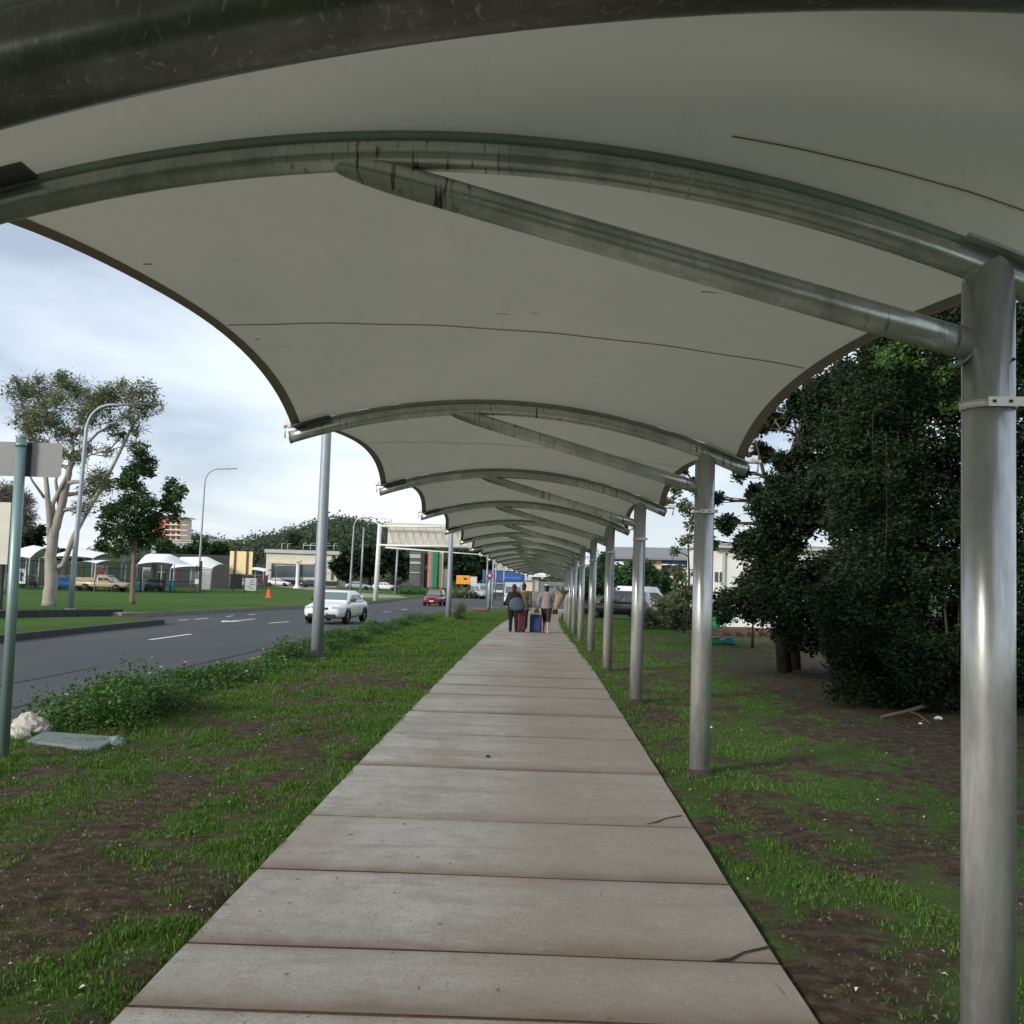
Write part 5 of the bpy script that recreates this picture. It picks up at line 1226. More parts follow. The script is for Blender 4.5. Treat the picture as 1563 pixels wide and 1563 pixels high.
# pale pavilion
t, g_ = block('pavilion', 'long pale pavilion with glazed front under the wooded hill', 'building', 407, 516, 840, 0, 190, 9, 'offwhite')
rectpart(t, g_, 'parapet', 405, 518, 838, 847, 190, 'palegrey', -.5, .6); rectpart(t, g_, 'fascia', 409, 480, 857, 862, 190, 'cream', -.4, .5)
for x0, x1 in ((415, 433), (434, 451), (458, 476), (477, 487)): f = rectpart(t, g_, 'window', x0, x1, 863, 881, 190, 'winglass', -.1); 
for x in (411, 454, 489): rectpart(t, g_, 'column', x, x+3, 860, 893, 190, 'offwhite', -.6, .5)
for y in (855, 865, 875): rectpart(t, g_, 'cladding_line', 493, 515, y, y+.8, 190, 'midgrey', -.12)
rectpart(t, g_, 'downpipe', 507, 508, 842, 885, 190, 'midgrey', -.2)
rectpart(t, g_, 'plinth', 407, 516, 884, 894, 190, 'darkwall', -.3, .4)
mb = MB()
for x in (428, 437, 461, 472, 484, 497, 508):
    a = at(x, 838, 190)-g_; mb.tube([(a.x, 1, a.z-.1), (a.x, 1, a.z+1.0), (a.x+.6, 1, a.z+1.1)], .07, 6)
a = at(461, 832, 190)-g_; b_ = at(515, 833, 190)-g_; mb.tube([(a.x, 1, a.z), (b_.x, 1, b_.z)], .06, 6); mb.build('roof_railing', M['palegrey'], t)
p = G(454, 898, LZ); p = gnd(454, 160, LZ); t = thing('pillar', 'white freestanding pillar with flared foot before the pale pavilion', 'pillar', p); zt = at(454, 858, 160).z-p.z
MB().lathe([(.62, 0), (.6, .12), (.36, .35), (.27, .7), (.26, zt)], n=16).build('shaft', M['white'], t); MB().box((0, 0, zt+.15), (1.0, 1.0, .3)).build('capital', M['offwhite'], t, .04)
# gantry
p = G(573, 917, LZ); Yg = p.y; t = thing('sign_gantry', 'white sign gantry with trussed arm reaching over the road', 'gantry', p)
P_ = lambda x, y, dy=0: at(x, y, Yg)+Vector((0, dy, 0))-p
pt = P_(580, 800)
MB().tube([(0, 0, 0), (pt.x*.5, 0, pt.z*.5), (pt.x, 0, pt.z)], [.24, .22, .2], 14).build('post', M['white'], t)
mb = MB()
for y in (803, 832):
    for dy in (-.5, .5): a = P_(580, y, dy); b_ = P_(733, y+3, dy); mb.tube([a, b_], .09, 8)
mb.build('chord', M['white'], t)
n = 13
for dy in (-.5, .5):
    mb = MB(); zz = []
    for i in range(n):
        x0 = 584+i*11.2; zz += [P_(x0, 804, dy), P_(x0+6, 831, dy)]
    mb.tube(zz, .045, 6); mb.build('web', M['midgrey'], t)
mb = MB(); a = P_(592, 797); b_ = P_(728, 834); mb.box(((a.x+b_.x)/2, .35, (a.z+b_.z)/2), (b_.x-a.x, .16, a.z-b_.z)); mb.build('sign_panel', M['offwhite'], t, .02)
mb = MB(); a = P_(590, 833); b_ = P_(738, 845); mb.loft([[(a.x, -.6, a.z-.1), (a.x, .6, a.z-.1), (a.x, .5, b_.z+.3), (a.x, -.9, b_.z+.2)], [(b_.x, -.6, a.z-.55), (b_.x, .6, a.z-.55), (b_.x-.3, .5, b_.z-.05), (b_.x-.3, -.9, b_.z-.15)]], False); mb.build('light_box', M['white'], t, .03)
# striped grey block with green and red fins
t, g_ = block('striped_building', 'grey banded building with reddish and green upright fins below the gantry', 'building', 626, 660, 842, 0, 170, 10, 'midgrey')
for y0, y1, mt in ((846, 852, 'palegrey'), (857, 861, 'palegrey'), (873, 875, 'palegrey')): rectpart(t, g_, 'wall_band', 626, 643, y0, y1, 170, mt, -.15)
rectpart(t, g_, 'dark_fin', 643.5, 647.5, 843, 901, 170, 'darkwall', -1.2, 1.2); rectpart(t, g_, 'wall_band', 648, 656, 863, 869, 170, 'palegrey', -.2); rectpart(t, g_, 'red_fin', 655, 660, 842, 901, 170, 'stonered', -1.4, 1.6)
rectpart(t, g_, 'grey_fin', 660, 663.5, 842, 901, 170, 'greywall', -1.5, 1.6); rectpart(t, g_, 'green_fin', 663, 668, 842, 898, 170, 'greenp', -1.7, 1.6); rectpart(t, g_, 'pale_column', 672, 675.5, 842, 898, 170, 'cream', -1, .8); rectpart(t, g_, 'side_wall', 669, 682, 868, 898, 170, 'offwhite', .1)
# orange and white boards
for nm, lab, x0, x1, y0, y1, mt in (('orange_board', 'orange board standing on the far verge left of the silver van', 697, 717, 878, 892, 'orangesign'), ('white_board', 'white board leaning beside the orange board on the far verge', 718, 728, 880, 893, 'offwhite')):
    Y = 150; p = gnd((x0+x1)/2, Y, 0); t = thing(nm, lab, 'sign', p); a = at(x0, y0, Y); b_ = at(x1, y1, Y)
    MB().box((0, 0, (a.z+b_.z)/2-p.z), (b_.x-a.x, .12, a.z-b_.z)).build('board', M[mt], t, .02)
    for s_ in (-.4, .4): MB().box((s_*(b_.x-a.x), .1, (b_.z-p.z)/2+.1), (.12, .1, b_.z-p.z+.2)).build('leg', M['dark'], t)
    if mt == 'orangesign': MB().box((.35, -.07, (a.z+b_.z)/2-p.z+.15), (.5, .02, .3)).build('print', M['darkstone'], t)
# blue truck / facade block and pale hall behind
t, g_ = block('blue_facade_building', 'long blue fronted building seen behind the walking people', 'building', 737, 801, 871, 0, 165, 8, 'bluewall', yb=890)
rectpart(t, g_, 'blue_fascia', 738, 800, 872, 889, 165, 'bluebox', -.3, .35); rectpart(t, g_, 'sign_band', 768, 796, 880, 885, 165, 'blue', -.45, .14); rectpart(t, g_, 'edge_trim', 736, 801, 869.5, 871.5, 165, 'white', -.5, .5)
rectpart(t, g_, 'ground_wall', 739, 799, 890, 902, 165, 'midgrey', .3, 5)
t, g_ = block('white_hall', 'white hall with grey window bays above the blue fronted building', 'building', 748, 812, 848, 0, 210, 10, 'white')
for x0, x1 in ((754, 767), (773, 780), (783, 790), (793, 800)): rectpart(t, g_, 'window', x0, x1, 857, 870, 210, 'palegrey', -.15)
t, g_ = block('glass_shelter', 'grey green slab sided shelter tower beyond the right hand walker', 'shelter', 813, 826, 880, 0, 130, 3, 'greywall'); rectpart(t, g_, 'bright_panel', 817, 822, 881, 903, 130, 'palegrey', -.1); rectpart(t, g_, 'roof', 808, 830, 878, 881, 130, 'white', -1, 5)
t, g_ = block('cream_building', 'small cream building between the middle and right walkers', 'building', 802, 815, 887, 0, 150, 4, 'cream', yb=902); rectpart(t, g_, 'roof', 801, 816, 885.5, 887, 150, 'roofgrey', -.3, 5)
t, g_ = block('distant_building', 'low blue grey building at the far end of the path', 'building', 826, 905, 889, 0, 190, 10, 'greywall')
for x in range(830, 900, 9): rectpart(t, g_, 'window', x, x+5, 893, 897, 190, 'winglass', -.1)
# far white canopy tips beside the path's end
gt = 'white canopy tips seen beyond the walkway'
def tip(lab, x0, x1, y0, y1, Y):
    g_ = gnd((x0+x1)/2, Y); t = thing('canopy_wing', lab, 'canopy', g_, 0, gt); P = []
    for j in range(5):
        v = j/4; row = []
        for i in range(7):
            u = i/6; p = at(x0+(x1-x0)*u, y0+(y1-y0)*(.55-.55*u*u)*(1-v)+(y1-y0)*.5*v*(1-u), Y)-g_; row.append((p.x, v*3, p.z))
        P.append(row)
    mb = MB(); mb.grid(P); o = mb.build('membrane', M['shade'], t); sm = o.modifiers.new('solid', 'SOLIDIFY'); sm.thickness = .12
    p = P[2][2]; MB().tube([(p[0], 1, 0), (p[0], 1, p[2])], .09, 8).build('pole', M['polegrey'], t)
tip('white canopy wing right of the gantry light box, highest of the far wings', 738, 756, 843, 852, 120)
tip('second white canopy wing from the gantry, above the blue building', 751, 770, 847, 857, 132)
tip('small white canopy wing next to the walkway edge above the blue building', 765, 779, 855, 862, 140)
tip('lowest white canopy wing near the far end of the walkway edge', 800, 816, 872, 880, 150)
# right hand side buildings
t, g_ = block('grey_roof_house', 'cream house with wide grey roof beyond the third post', 'building', 980, 1010, 849, 0, 120, 12, 'cream')
a = at(930, 850, 120)-g_; b_ = at(1075, 853, 120)-g_; a2 = at(945, 832, 120)-g_; b2 = at(1062, 834, 120)-g_
mb = MB(); mb.add([(a.x, -1, a.z), (b_.x, -1, b_.z), (b2.x, 6, b2.z), (a2.x, 6, a2.z), (a.x, 13, a.z), (b_.x, 13, b_.z), (a.x, -1, a.z-.25), (b_.x, -1, b_.z-.25), (a.x, 13, a.z-.25), (b_.x, 13, b_.z-.25)], [(0, 1, 2, 3), (3, 2, 5, 4), (0, 3, 4), (1, 5, 2), (6, 7, 1, 0), (6, 8, 9, 7), (4, 5, 9, 8)]); mb.build('roof', M['roofgrey'], t)
rectpart(t, g_, 'window', 1008, 1058, 852, 862, 120, 'bluewall', .6); rectpart(t, g_, 'wall', 1008, 1062, 862, 930, 120, 'midgrey', .8, 1); rectpart(t, g_, 'pink_wall', 1032, 1056, 866, 874, 120, 'peach', .4)
rectpart(t, g_, 'green_awning', 1040, 1062, 876, 890, 120, 'greenp', -.8, .4); rectpart(t, g_, 'garden_wall', 1008, 1050, 878, 900, 120, 'offwhite', -.6, .3); rectpart(t, g_, 'downpipe', 991, 992.5, 852, 885, 120, 'greenp', -.15)
t, g_ = block('white_building', 'white boarded building with small dark window behind the trees on the right', 'building', 1086, 1290, 838, 0, 52, 8, 'white')
w_ = rectpart(t, g_, 'window', 1091, 1103, 873, 888, 52, 'glass', -.06); rectpart(t, g_, 'corner_board', 1102.5, 1104.5, 842, 955, 52, 'palegrey', -.12, .12); rectpart(t, g_, 'window', 1150, 1170, 880, 900, 52, 'glass', -.06)
rectpart(t, g_, 'mullion', 1096.5, 1097.5, 873, 888, 52, 'white', -.1); rectpart(t, g_, 'eave', 1083, 1292, 836, 839, 52, 'palegrey', -.5, 1); rectpart(t, g_, 'roof', 1083, 1292, 832, 836, 52, 'roofgrey', -.3, 8)
p = gnd(1094, 44); t = thing('green_drum', 'dark green drum at the foot of the white building beside the second post', 'drum', p); s_ = 44/F; MB().lathe([(0, 0), (6*s_, 0), (6.6*s_, 10*s_), (6.2*s_, 25*s_), (6.4*s_, 26*s_), (0, 27*s_)], n=18).build('barrel', M['greenp'], t); MB().lathe([(6.9*s_, 16*s_), (6.9*s_, 17*s_)], n=18).build('hoop', M['dark'], t)
a = G(1085, 972); b_ = G(1222, 972); t = thing('garden_edging', 'low brown timber garden edging behind the grass patch on the right', 'edging', a)
for i in range(8):
    q = a.lerp(b_, (i+.5)/8); MB().box((q.x-a.x, q.y-a.y, .14), ((b_.x-a.x)/8-.03, .16, .34)).build('sleeper', M['timber'], t, .02)
for i, (x, y, mt, lab) in enumerate([(1092, 984, 'greenp', 'small green object on the grass directly right of the second post'), (1112, 984, 'teal', 'small blue object on the grass right of the green one')]):
    p = G(x, y); t = thing('garden_toy', lab, 'toy', p); MB().box((0, 0, .09), (.42, .3, .16)).build('body', M[mt], t, .04); MB().box((0, 0, .2), (.25, .2, .08)).build('top', M[mt], t, .03)
p = gnd(898, 66); t = thing('marker_board', 'small red and white marker board on the grass between the far posts', 'sign', p); s_ = 66/F
MB().box((0, 0, 12*s_), (9*s_, .1, 18*s_)).build('board', M['red'], t, .02); MB().box((2.5*s_, -.06, 10*s_), (3*s_, .03, 13*s_)).build('stripe', M['peach'], t)
for s2 in (-3.5, 3.5): MB().box((s2*s_, .08, 2*s_), (.06, .06, 4.5*s_)).build('leg', M['dark'], t)

# ------------------------------------------------------------------ hills and wood
def hill(name, prof, Y, dep, mat, rr_=10):
    """ridge line in photo points; a rounded landform of real depth"""
    P = []
    for j in range(9):
        v = j/8; row = []
        for x, y in prof:
            p = at(x, y+rr_, Y+dep*.5); g0 = gz(Y)-.5; h = max(.3, p.z-g0)*sin(pi*v)**.7 + 1.2*(random.random()-.5)*(0 < v < 1)
            p2 = p; row.append((p2.x, Y+dep*v, g0+h))
        P.append(row)
    tag(MB().grid([r[::-1] for r in P]).build(name, M[mat]), kind='structure'); return P
def wood(name, P, n, leaf, size, mat, seed, rr=(3, 6)):
    rd = random.Random(seed); C, R = [], []
    for k in range(n):
        j = rd.choice((0, 1, 1, 2, 2, 3, 3, 4, 4)); i = rd.randrange(len(P[0])-1); f = rd.random(); a = Vector(P[j][i]).lerp(Vector(P[j][i+1]), f)
        b2 = Vector(P[j+1][i]).lerp(Vector(P[j+1][i+1]), f); p = a.lerp(b2, rd.random()); r_ = rd.uniform(*rr); C.append(p+Vector((0, 0, r_*.15))); R.append((r_, r_, r_*rd.uniform(.7, 1.15)))
    o = leaves(name, C, R, leaf, size, M[mat], None, seed, .5, .75, aspect=.8); tag(o, kind='stuff')
prof = [(300, 860), (350, 846), (365, 838), (385, 833), (410, 827), (430, 824), (450, 820), (470, 812), (490, 803), (510, 797), (530, 797), (545, 800), (560, 803), (580, 806), (600, 812), (640, 822), (680, 832), (720, 840), (760, 852), (800, 862)]
H1 = hill('hill', prof, 230, 110, 'hillgreen'); wood('hillside_wood', H1, 1300, 150000, .62, 'leafwood', 61, (1.3, 3.2))
prof2 = [(150, 840), (200, 832), (250, 822), (290, 817), (310, 818), (330, 824), (350, 833), (370, 840), (420, 850)]
H2 = hill('far_hill', prof2, 700, 200, 'hillgreen'); wood('far_hillside_wood', H2, 260, 22000, 1.7, 'leafwood', 62, (4, 7))
prof3 = [(820, 886), (860, 880), (900, 874), (950, 872), (1000, 868), (1060, 868), (1150, 866), (1250, 868)]
H3 = hill('rise', prof3, 240, 70, 'hillgreen'); wood('roadside_wood', H3, 160, 16000, .8, 'leafwood', 63, (1.8, 3.2))
# tree belt behind the car park and trees under the hill
gb = 'trees behind the car park'
for i, (x, y, Y, r, lab, mt) in enumerate([(100, 870, 130, 20, 'dark bushy tree behind the shade canopy right of the gum trunk', 'leafdark'), (60, 862, 128, 18, 'dark bushy tree behind the screened wall at the left', 'leafdark'), (255, 846, 170, 14, 'dark clump of trees below the apartment block', 'leafmid'), (300, 846, 175, 15, 'dark clump of trees behind the slender lamp pole', 'leafmid'), (335, 850, 180, 14, 'dark clump of trees left of the cream yellow board', 'leafmid'), (530, 868, 185, 18, 'broad dark tree right of the pale pavilion', 'leafdark'), (565, 862, 190, 20, 'broad dark tree behind the gantry post', 'leafdark'), (600, 866, 188, 20, 'broad dark tree between the gantry post and the striped building', 'leafdark'), (700, 872, 195, 24, 'large dark evergreen tree below the gantry light box', 'leafdark'), (728, 868, 200, 18, 'dark evergreen tree left of the blue fronted building', 'leafdark'), (447, 822, 235, 7, 'lone tree standing up on the hill skyline', 'leafwood')]):
    p = gnd(x, Y, LZ); s_ = Y/F; C = []; rd2 = random.Random(i+70)
    for k in range(16):
        a_ = rd2.uniform(0, 2*pi); q = rd2.random()**.5
        C.append((at(x+cos(a_)*r*q, y-r*.35+sin(a_)*r*.85*q, Y+rd2.uniform(-1, 1)*r*s_*.6), (r*.42*s_,)*3))
    t = thing('evergreen_tree', lab, 'tree', p, 0, gb)
    leaves('crown', [c for c, r_ in C], [r_ for c, r_ in C], 6500, .75 if i != 10 else .9, M[mt], t, 80+i, .5, .5, p, aspect=.7)
    MB().tube([(0, 0, -1), (0, 0, max(.5, (C[0][0].z-p.z)))], [.4, .2], 8).build('trunk', M['barkdark'], t)
# rough growth on the far verge
for nm, x0, x1, y, Y, n, mt in (('verge_growth', 612, 690, 903, 145, 9000, 'cover'), ('verge_growth', 686, 735, 899, 140, 9000, 'leafolive')):
    C = []; 
    for k in range(60): p = gnd(random.uniform(x0, x1), Y+random.uniform(-8, 8), .25); C.append((p, (1.0, 1.4, .5)))
    tag(leaves(nm, [c for c, r in C], [r for c, r in C], n, .4, M[mt], None, 90, .6, .2), kind='stuff')
# verge right of road far end: fallen kerb log
p = G(735, 933); t = thing('kerb_log', 'short pale weathered log lying on the verge near the road bend', 'log', p); MB().tube([(-.6, .5, .1), (0, 0, .14), (.5, -.5, .12)], [.12, .14, .10], 10).build('stem', M['wood'], t)

# ------------------------------------------------------------------ people
def solid(mb, name, mat, parent, vox=.012, sm=6):
    o = mb.build(name, mat, parent); r = o.modifiers.new('remesh', 'REMESH'); r.mode = 'VOXEL'; r.voxel_size = vox; r.use_smooth_shade = True
    s_ = o.modifiers.new('smooth', 'SMOOTH'); s_.iterations = sm; s_.factor = .5; return o
def hand(mb, w, d, side, curl=.5):
    """palm plus five separate bent fingers, starting at wrist w and pointing along d"""
    w = Vector(w); d = Vector(d).normalized(); x = Vector((0, 1, 0)).cross(d).normalized(); f = d.cross(x)
    mb.tube([w, w+d*.045, w+d*.085], [.024, .036, .034], 10)
    for i, (o_, L) in enumerate(((-.027, .066), (-.009, .076), (.009, .072), (.027, .056))):
        b = w+d*.08+f*o_; m_ = b+d*L*.5-x*side*L*.15*curl; e = m_+d*L*.35-x*side*L*.45*curl; mb.tube([b-d*.02, b, m_, e], [.009, .009, .0085, .007], 6)
    b = w+d*.03+f*-.03; mb.tube([b, b+f*-.02+d*.03, b+f*-.02+d*.055-x*side*.015], [.012, .011, .009], 6)
def limbs(mb, pts, rs, n=12): mb.tube(pts, rs, n); [mb.ell(p, (r*.99,)*3, 10, 6) for p, r in zip(pts, rs)]
def person(label, loc, rz, H, J, skin, top, legs, hairm, feet, hairlen=.1, bulk=1, capri=False, hood=False, capm=None, group='people walking along the path'):
    """J: elbows, wrists, knees and ankles in figure coordinates, +Y is the walking direction"""
    t = thing('person', label, 'person', loc, rz, group); k = H/1.70
    sc = lambda p: Vector(p)*k
    hips = [Vector((s_*.085*bulk, 0, .88)) for s_ in (-1, 1)]; sh = [Vector((s_*.165, 0, 1.38)) for s_ in (-1, 1)]
    mb = MB()
    # trunk
    tor = [(.90, .15, .11), (.99, .155, .115), (1.08, .135, .10), (1.2, .15, .11), (1.32, .165, .11), (1.40, .13, .09), (1.45, .06, .06)]
    def trunk_(m, g=0, z0=0, z1=9, off=(0, 0)):
        lo = []
        for z, a, b in tor:
            if z0 <= z <= z1: lo.append([(k*(a*bulk+g)*cos(2*pi*i/18)+off[0], k*(b*bulk+g)*sin(2*pi*i/18)+off[1]+k*J.get('lean', 0)*(z-.9), k*z) for i in range(18)])
        m.loft(lo, True)
    trunk_(mb)
    ly = lambda z: J.get('lean', 0)*(z-.9)
    mb.tube([sc((0, ly(1.4), 1.40)), sc((0, ly(1.5)+.01, 1.50))], [.052*k, .048*k], 12)
    hd = Vector((0, ly(1.6)+.02, 1.595)); R = Matrix.Rotation(J.get('turn', 0), 3, 'Z')
    mb.ell(sc(hd), (.076*k, .095*k, .115*k), 16, 12); mb.ell(sc(hd+R@Vector((0, .035, -.06))), (.055*k, .06*k, .055*k))
    mb.ell(sc(hd+R@Vector((0, .098, -.012))), (.013*k, .02*k, .024*k)); mb.ell(sc(hd+R@Vector((0, .088, -.058))), (.026*k, .012*k, .010*k))
    for s_ in (-1, 1): mb.ell(sc(hd+R@Vector((s_*.077, 0, -.005))), (.012*k, .02*k, .032*k)); mb.ell(sc(hd+R@Vector((s_*.03, .085, .012))), (.014*k, .012*k, .009*k))
    for i, s_ in enumerate((-1, 1)):
        shp = sh[i]+Vector((0, ly(1.38), 0)); e, w = Vector(J['elbow'][i]), Vector(J['wrist'][i])
        limbs(mb, [sc(shp), sc(shp.lerp(e, .5)), sc(e), sc(e.lerp(w, .5)), sc(w)], [v*k for v in (.052, .047, .038, .034, .025)]); hand(mb, sc(w), (w-e), s_, .8)
        kn, an = Vector(J['knee'][i]), Vector(J['ankle'][i])
        limbs(mb, [sc(hips[i]), sc(hips[i].lerp(kn, .5)), sc(kn), sc(kn.lerp(an, .35)), sc(an)], [v*k for v in (.085*bulk, .07*bulk, .052, .05, .034)])
        fd = Vector(J.get('foot', ((0, .16, 0), (0, .16, 0)))[i]); limbs(mb, [sc(an+Vector((0, -.03, -.04))), sc(an+fd*.6+Vector((0, 0, -.045))), sc(an+fd+Vector((0, 0, -.055)))], [.034*k, .035*k, .026*k], 10)
    solid(mb, 'body', M[skin], t, .0095, 3)
    # top garment with sleeves and hem
    mb = MB(); trunk_(mb, .022, .9, 1.41)
    mb.loft([[(k*(a)*cos(2*pi*i/18), k*b*sin(2*pi*i/18)+k*ly(z), k*z) for i in range(18)] for z, a, b in ((J.get('hem', .82), .185*bulk, .135*bulk), (.92, .182*bulk, .135*bulk), (1.02, .17*bulk, .13*bulk))], True)
    for i, s_ in enumerate((-1, 1)):
        shp = sh[i]+Vector((0, ly(1.38), 0)); e, w = Vector(J['elbow'][i]), Vector(J['wrist'][i]); limbs(mb, [sc(shp), sc(shp.lerp(e, .5)), sc(e), sc(e.lerp(w, .5)), sc(e.lerp(w, .93))], [v*k for v in (.072, .066, .056, .05, .042)])
    if J.get('shawl'): mb.loft([[(k*a*cos(2*pi*i/18), k*b*sin(2*pi*i/18), k*z) for i in range(18)] for z, a, b in ((1.0, .29, .19), (1.2, .25, .18), (1.36, .2, .14), (1.45, .09, .08))], True)
    solid(mb, 'jacket', M[top], t, .014, 5)
    mb = MB(); trunk_(mb, .012, .9, 1.0)
    for i, s_ in enumerate((-1, 1)):
        kn, an = Vector(J['knee'][i]), Vector(J['ankle'][i]); e = kn.lerp(an, .22 if capri else .94)
        limbs(mb, [sc(hips[i]), sc(hips[i].lerp(kn, .5)), sc(kn), sc(kn.lerp(e, .5)), sc(e)], [v*k for v in (.105*bulk, .092*bulk, .075, .068, .062)])
    solid(mb, 'trousers', M[legs], t, .014, 5)
    mb = MB(); mb.ell(sc(hd+R@Vector((0, -.018, .022))), (.088*k, .098*k, .115*k), 16, 12); mb.ell(sc(hd+R@Vector((0, -.05, -.05-hairlen*.3))), (.08*k, .055*k, (.08+hairlen)*k))
    solid(mb, 'hair', M[hairm], t, .014, 2)
    for i in range(2):
        an = Vector(J['ankle'][i]); fd = Vector(J.get('foot', ((0, .16, 0), (0, .16, 0)))[i]); mb = MB()
        limbs(mb, [sc(an+Vector((0, -.045, -.035))), sc(an+fd*.55+Vector((0, 0, -.048))), sc(an+fd*1.05+Vector((0, 0, -.055)))], [.044*k, .043*k, .033*k], 10); solid(mb, 'shoe', M[feet], t, .012, 2)
    if capm:
        mb = MB(); mb.ell(sc(hd+Vector((0, 0, .07))), (.094*k, .108*k, .06*k), 16, 10); mb.ell(sc(hd+Vector((0, .10, .055))), (.07*k, .07*k, .012*k)); solid(mb, 'cap', M[capm], t, .01, 1)
    return t
p1 = G(783, 966)
person('leftmost walker in black jacket and trousers with reddish scarf and round blue grey bag', p1, .05, 1.66,
       dict(elbow=[(-.27, -.03, 1.12), (.26, -.02, 1.12)], wrist=[(-.24, .14, .98), (.22, .12, .95)], knee=[(-.10, .05, .48), (.10, -.02, .48)], ankle=[(-.10, -.04, .085), (.11, .06, .085)], shawl=True, hem=.80), 'skind', 'jblack', 'trblack', 'hairred', 'shoe', .14, 1.22)
t = thing('shoulder_bag', 'large round blue grey bag on the back of the walker in black', 'bag', p1+Vector((.10, -.24, 1.02)))
mb = MB(); mb.ell((0, 0, 0), (.26, .14, .22), 20, 14); mb.ell((.03, 0, -.10), (.28, .13, .17), 20, 14); solid(mb, 'pouch', M['bagteal'], t, .02, 4); MB().tube([(-.22, .05, .12), (-.15, .12, .36), (.0, .16, .42), (.12, .14, .34), (.2, .05, .15)], .014, 8).build('strap', M['jblack'], t)
p2 = G(798, 961)
person('middle walker in olive brown jacket and black trousers beside a dark red suitcase', p2, -.05, 1.74,
       dict(elbow=[(-.25, -.02, 1.12), (.27, .0, 1.10)], wrist=[(-.22, -.12, .90), (.26, .10, .86)], knee=[(-.09, .10, .49), (.10, .0, .49)], ankle=[(-.09, -.05, .085), (.10, .12, .085)], hem=.72), 'skin', 'jolive', 'trblack', 'hair', 'shoe', .02, 1.1)
def suitcase(label, p, w, h, d, mat, handle, rz=0, tilt=0):
    t = thing('suitcase', label, 'suitcase', p, rz)
    MB().box((0, 0, h/2+.05), (w, d, h), 0, tilt).build('shell', M[mat], t, .035)
    mb = MB()
    for s_ in (-1, 1): mb.tube([(s_*.09, d*.3, h), (s_*.09, d*.3, h+handle)], .009, 8)
    mb.tube([(-.1, d*.3, h+handle), (.1, d*.3, h+handle)], .014, 8); mb.build('handle', M['palegrey'], t)
    for s_ in (-1, 1): MB().lathe([(0, -.02), (.045, -.02), (.045, .02), (0, .02)], (s_*w*.38, 0, .045), 14, 'X').build('wheel', M['tyre'], t)
    MB().box((0, -d/2-.012, h*.35), (w*.75, .02, h*.36)).build('front_pocket', M[mat], t, .01)
    MB().tube([(-w*.36, -d/2-.005, h*.93), (0, -d/2-.008, h*.96), (w*.36, -d/2-.005, h*.93)], .01, 6).build('zip', M['blackplastic'], t)
    return t
suitcase('dark red suitcase pulled between the two left walkers', p1+Vector((.28, -.02, 0)), .28, .66, .22, 'suitred', .25, .1)
p3 = G(833, 967)
person('right walker in grey top, cropped dark trousers and white cap pulling a blue suitcase', p3, -.06, 1.72,
       dict(elbow=[(-.28, -.06, 1.14), (.25, .06, 1.12)], wrist=[(-.30, -.05, .90), (.16, .24, 1.10)], knee=[(-.06, .12, .49), (.08, -.04, .49)], ankle=[(-.09, .08, .085), (.07, -.16, .10)], hem=.86), 'skind', 'jgrey', 'trbrown', 'hair', 'shoew', .04, 1.05, capri=True, capm='cap')
suitcase('blue suitcase rolling beside the walker in the grey top', p3+Vector((-.36, -.10, 0)), .42, .60, .26, 'suitblue', .22)
MB().box((0, 0, .665), (.36, .2, .03)).build('top_cover', M['palegrey'], bpy.data.objects['suitcase.001'], .01)
t = thing('wrapped_bouquet', 'large brown paper wrapped bundle held by the walker in the grey top', 'bundle', p3+Vector((.30, .05, .82)))
mb = MB(); n = 16; lo = []
for z, r_ in ((-.05, .07), (.06, .08), (.25, .13), (.45, .18), (.60, .20)): lo.append([(r_*cos(2*pi*i/n)*(1+.12*sin(i*3.1))+z*.35, r_*.8*sin(2*pi*i/n), z+.04*sin(i*2.3)*(z > .5)) for i in range(n)])
mb.loft(lo, True); mb.build('wrapping', M['paper'], t)
leaves('flowers', [(.2, 0, .66)], [(.24, .2, .12)], 400, .06, M['leafgrey'], t, 5, .7); MB().box((.0, -.05, -.05), (.2, .14, .16)).build('dark_base', M['blackplastic'], t, .03)
t = thing('hand_bag', 'small brown bag hanging by the blue suitcase handle', 'bag', p3+Vector((-.34, -.24, .72)))
MB().loft([[(-.10, -.04, 0), (.10, -.04, 0), (.10, .04, 0), (-.10, .04, 0)], [(-.05, -.02, .14), (.07, -.02, .16), (.07, .02, .16), (-.05, .02, .14)]], False).build('pouch', M['timber'], t, .015); MB().tube([(-.04, 0, .14), (.01, 0, .24), (.05, 0, .15)], .008, 6).build('strap', M['jblack'], t)

# ------------------------------------------------------------------ sky and light
SUN_EL, SUN_AZ = radians(21), radians(-132)       # azimuth measured from +Y towards +X
w = bpy.data.worlds.new('World'); S.world = w; w.use_nodes = True
nt = w.node_tree; N, Lk = nt.nodes, nt.links
bg = N['Background']; out = N['World Output']
sky = N.new('ShaderNodeTexSky'); sky.sky_type = 'NISHITA'; sky.sun_disc = False; sky.sun_elevation = SUN_EL; sky.sun_rotation = SUN_AZ
Lk.new(sky.outputs[0], bg.inputs['Color']); bg.inputs['Strength'].default_value = .10
tc = N.new('ShaderNodeTexCoord')
sep = N.new('ShaderNodeSeparateXYZ'); Lk.new(tc.outputs['Generated'], sep.inputs[0])
dv = N.new('ShaderNodeMath'); dv.operation = 'ADD'; dv.inputs[1].default_value = .16; Lk.new(sep.outputs['Z'], dv.inputs[0])
dm = N.new('ShaderNodeMath'); dm.operation = 'MAXIMUM'; dm.inputs[1].default_value = .05; Lk.new(dv.outputs[0], dm.inputs[0])
cb = N.new('ShaderNodeCombineXYZ')
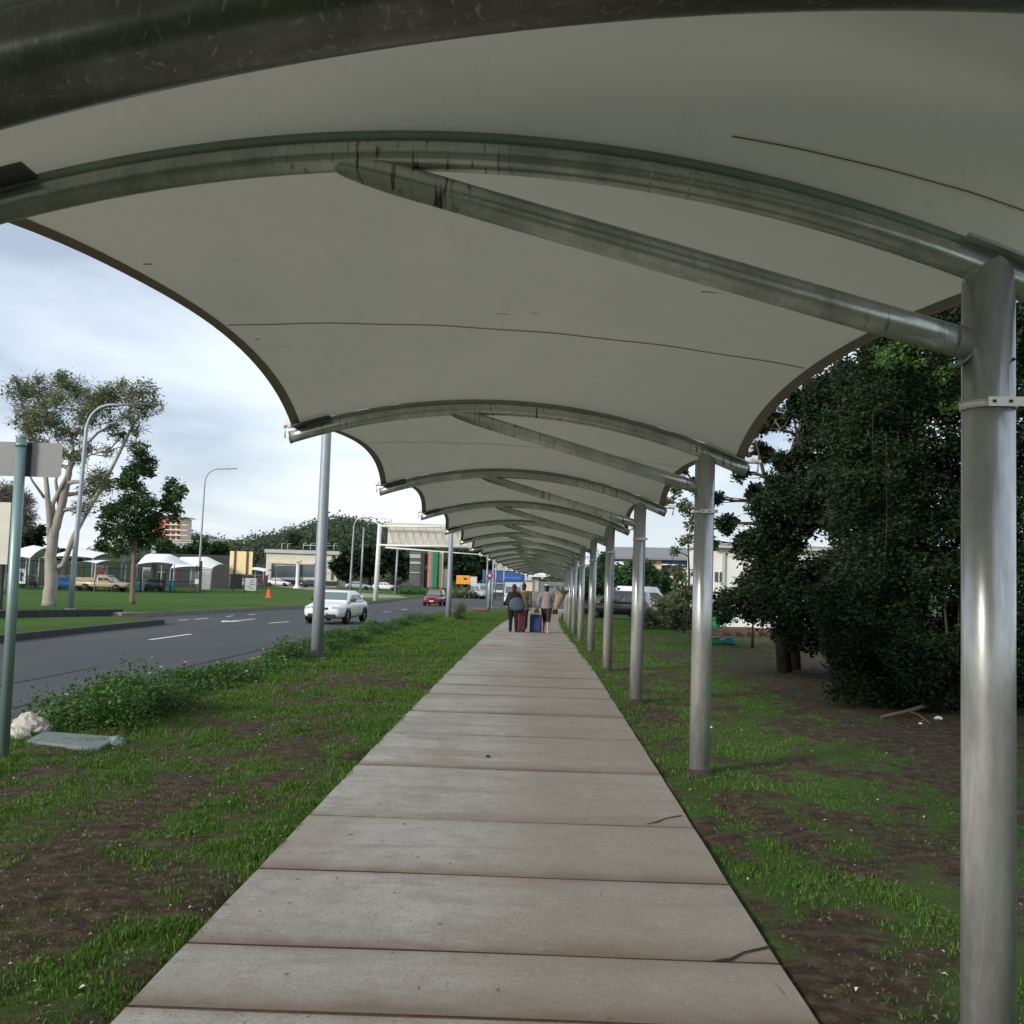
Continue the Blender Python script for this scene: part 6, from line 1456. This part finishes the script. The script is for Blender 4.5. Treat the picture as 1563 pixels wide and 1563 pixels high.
for k in ('X', 'Y'):
    q = N.new('ShaderNodeMath'); q.operation = 'DIVIDE'; Lk.new(sep.outputs[k], q.inputs[0]); Lk.new(dm.outputs[0], q.inputs[1]); Lk.new(q.outputs[0], cb.inputs[k])
nz = N.new('ShaderNodeTexNoise'); nz.inputs['Scale'].default_value = .8; nz.inputs['Detail'].default_value = 7; nz.inputs['Roughness'].default_value = .5; nz.inputs['Distortion'].default_value = .35
mpn = N.new('ShaderNodeMapping'); mpn.inputs['Location'].default_value = (2.3, .7, 0); mpn.inputs['Scale'].default_value = (1, .8, 1); Lk.new(cb.outputs[0], mpn.inputs[0]); Lk.new(mpn.outputs[0], nz.inputs['Vector'])
rp = N.new('ShaderNodeValToRGB'); e = rp.color_ramp.elements; e[0].position = .40; e[0].color = (.33, .39, .48, 1); e[1].position = .60; e[1].color = (.68, .74, .79, 1)
m3 = e.new(.49); m3.color = (.49, .55, .64, 1); Lk.new(nz.outputs['Fac'], rp.inputs[0])
hz = N.new('ShaderNodeMapRange'); hz.inputs['From Min'].default_value = .0; hz.inputs['From Max'].default_value = .17; hz.inputs['To Min'].default_value = .6; hz.inputs['To Max'].default_value = 0; Lk.new(sep.outputs['Z'], hz.inputs['Value'])
mxh = N.new('ShaderNodeMix'); mxh.data_type = 'RGBA'; mxh.inputs[7].default_value = (.68, .73, .77, 1); Lk.new(hz.outputs[0], mxh.inputs[0]); Lk.new(rp.outputs[0], mxh.inputs[6])
bg2 = N.new('ShaderNodeBackground'); bg2.inputs['Strength'].default_value = .96; Lk.new(mxh.outputs[2], bg2.inputs['Color'])
ms = N.new('ShaderNodeMixShader'); ms.inputs[0].default_value = .82; Lk.new(bg.outputs[0], ms.inputs[1]); Lk.new(bg2.outputs[0], ms.inputs[2]); Lk.new(ms.outputs[0], out.inputs['Surface'])
sl = bpy.data.lights.new('sun', 'SUN'); sl.energy = 2.0; sl.angle = radians(11); sl.color = (1, .94, .86)
so = bpy.data.objects.new('sun', sl); COL.objects.link(so)
sd = Vector((sin(SUN_AZ)*cos(SUN_EL), cos(SUN_AZ)*cos(SUN_EL), sin(SUN_EL))); so.rotation_euler = sd.to_track_quat('Z', 'Y').to_euler(); so.location = (0, 0, 40)
S.view_settings.view_transform = 'Standard'; S.view_settings.look = 'None'; S.view_settings.exposure = .7; S.view_settings.gamma = 1
S.render.engine = 'CYCLES'; S.cycles.max_bounces = 8; S.cycles.diffuse_bounces = 5; S.cycles.transparent_max_bounces = 8; S.cycles.use_denoising = True
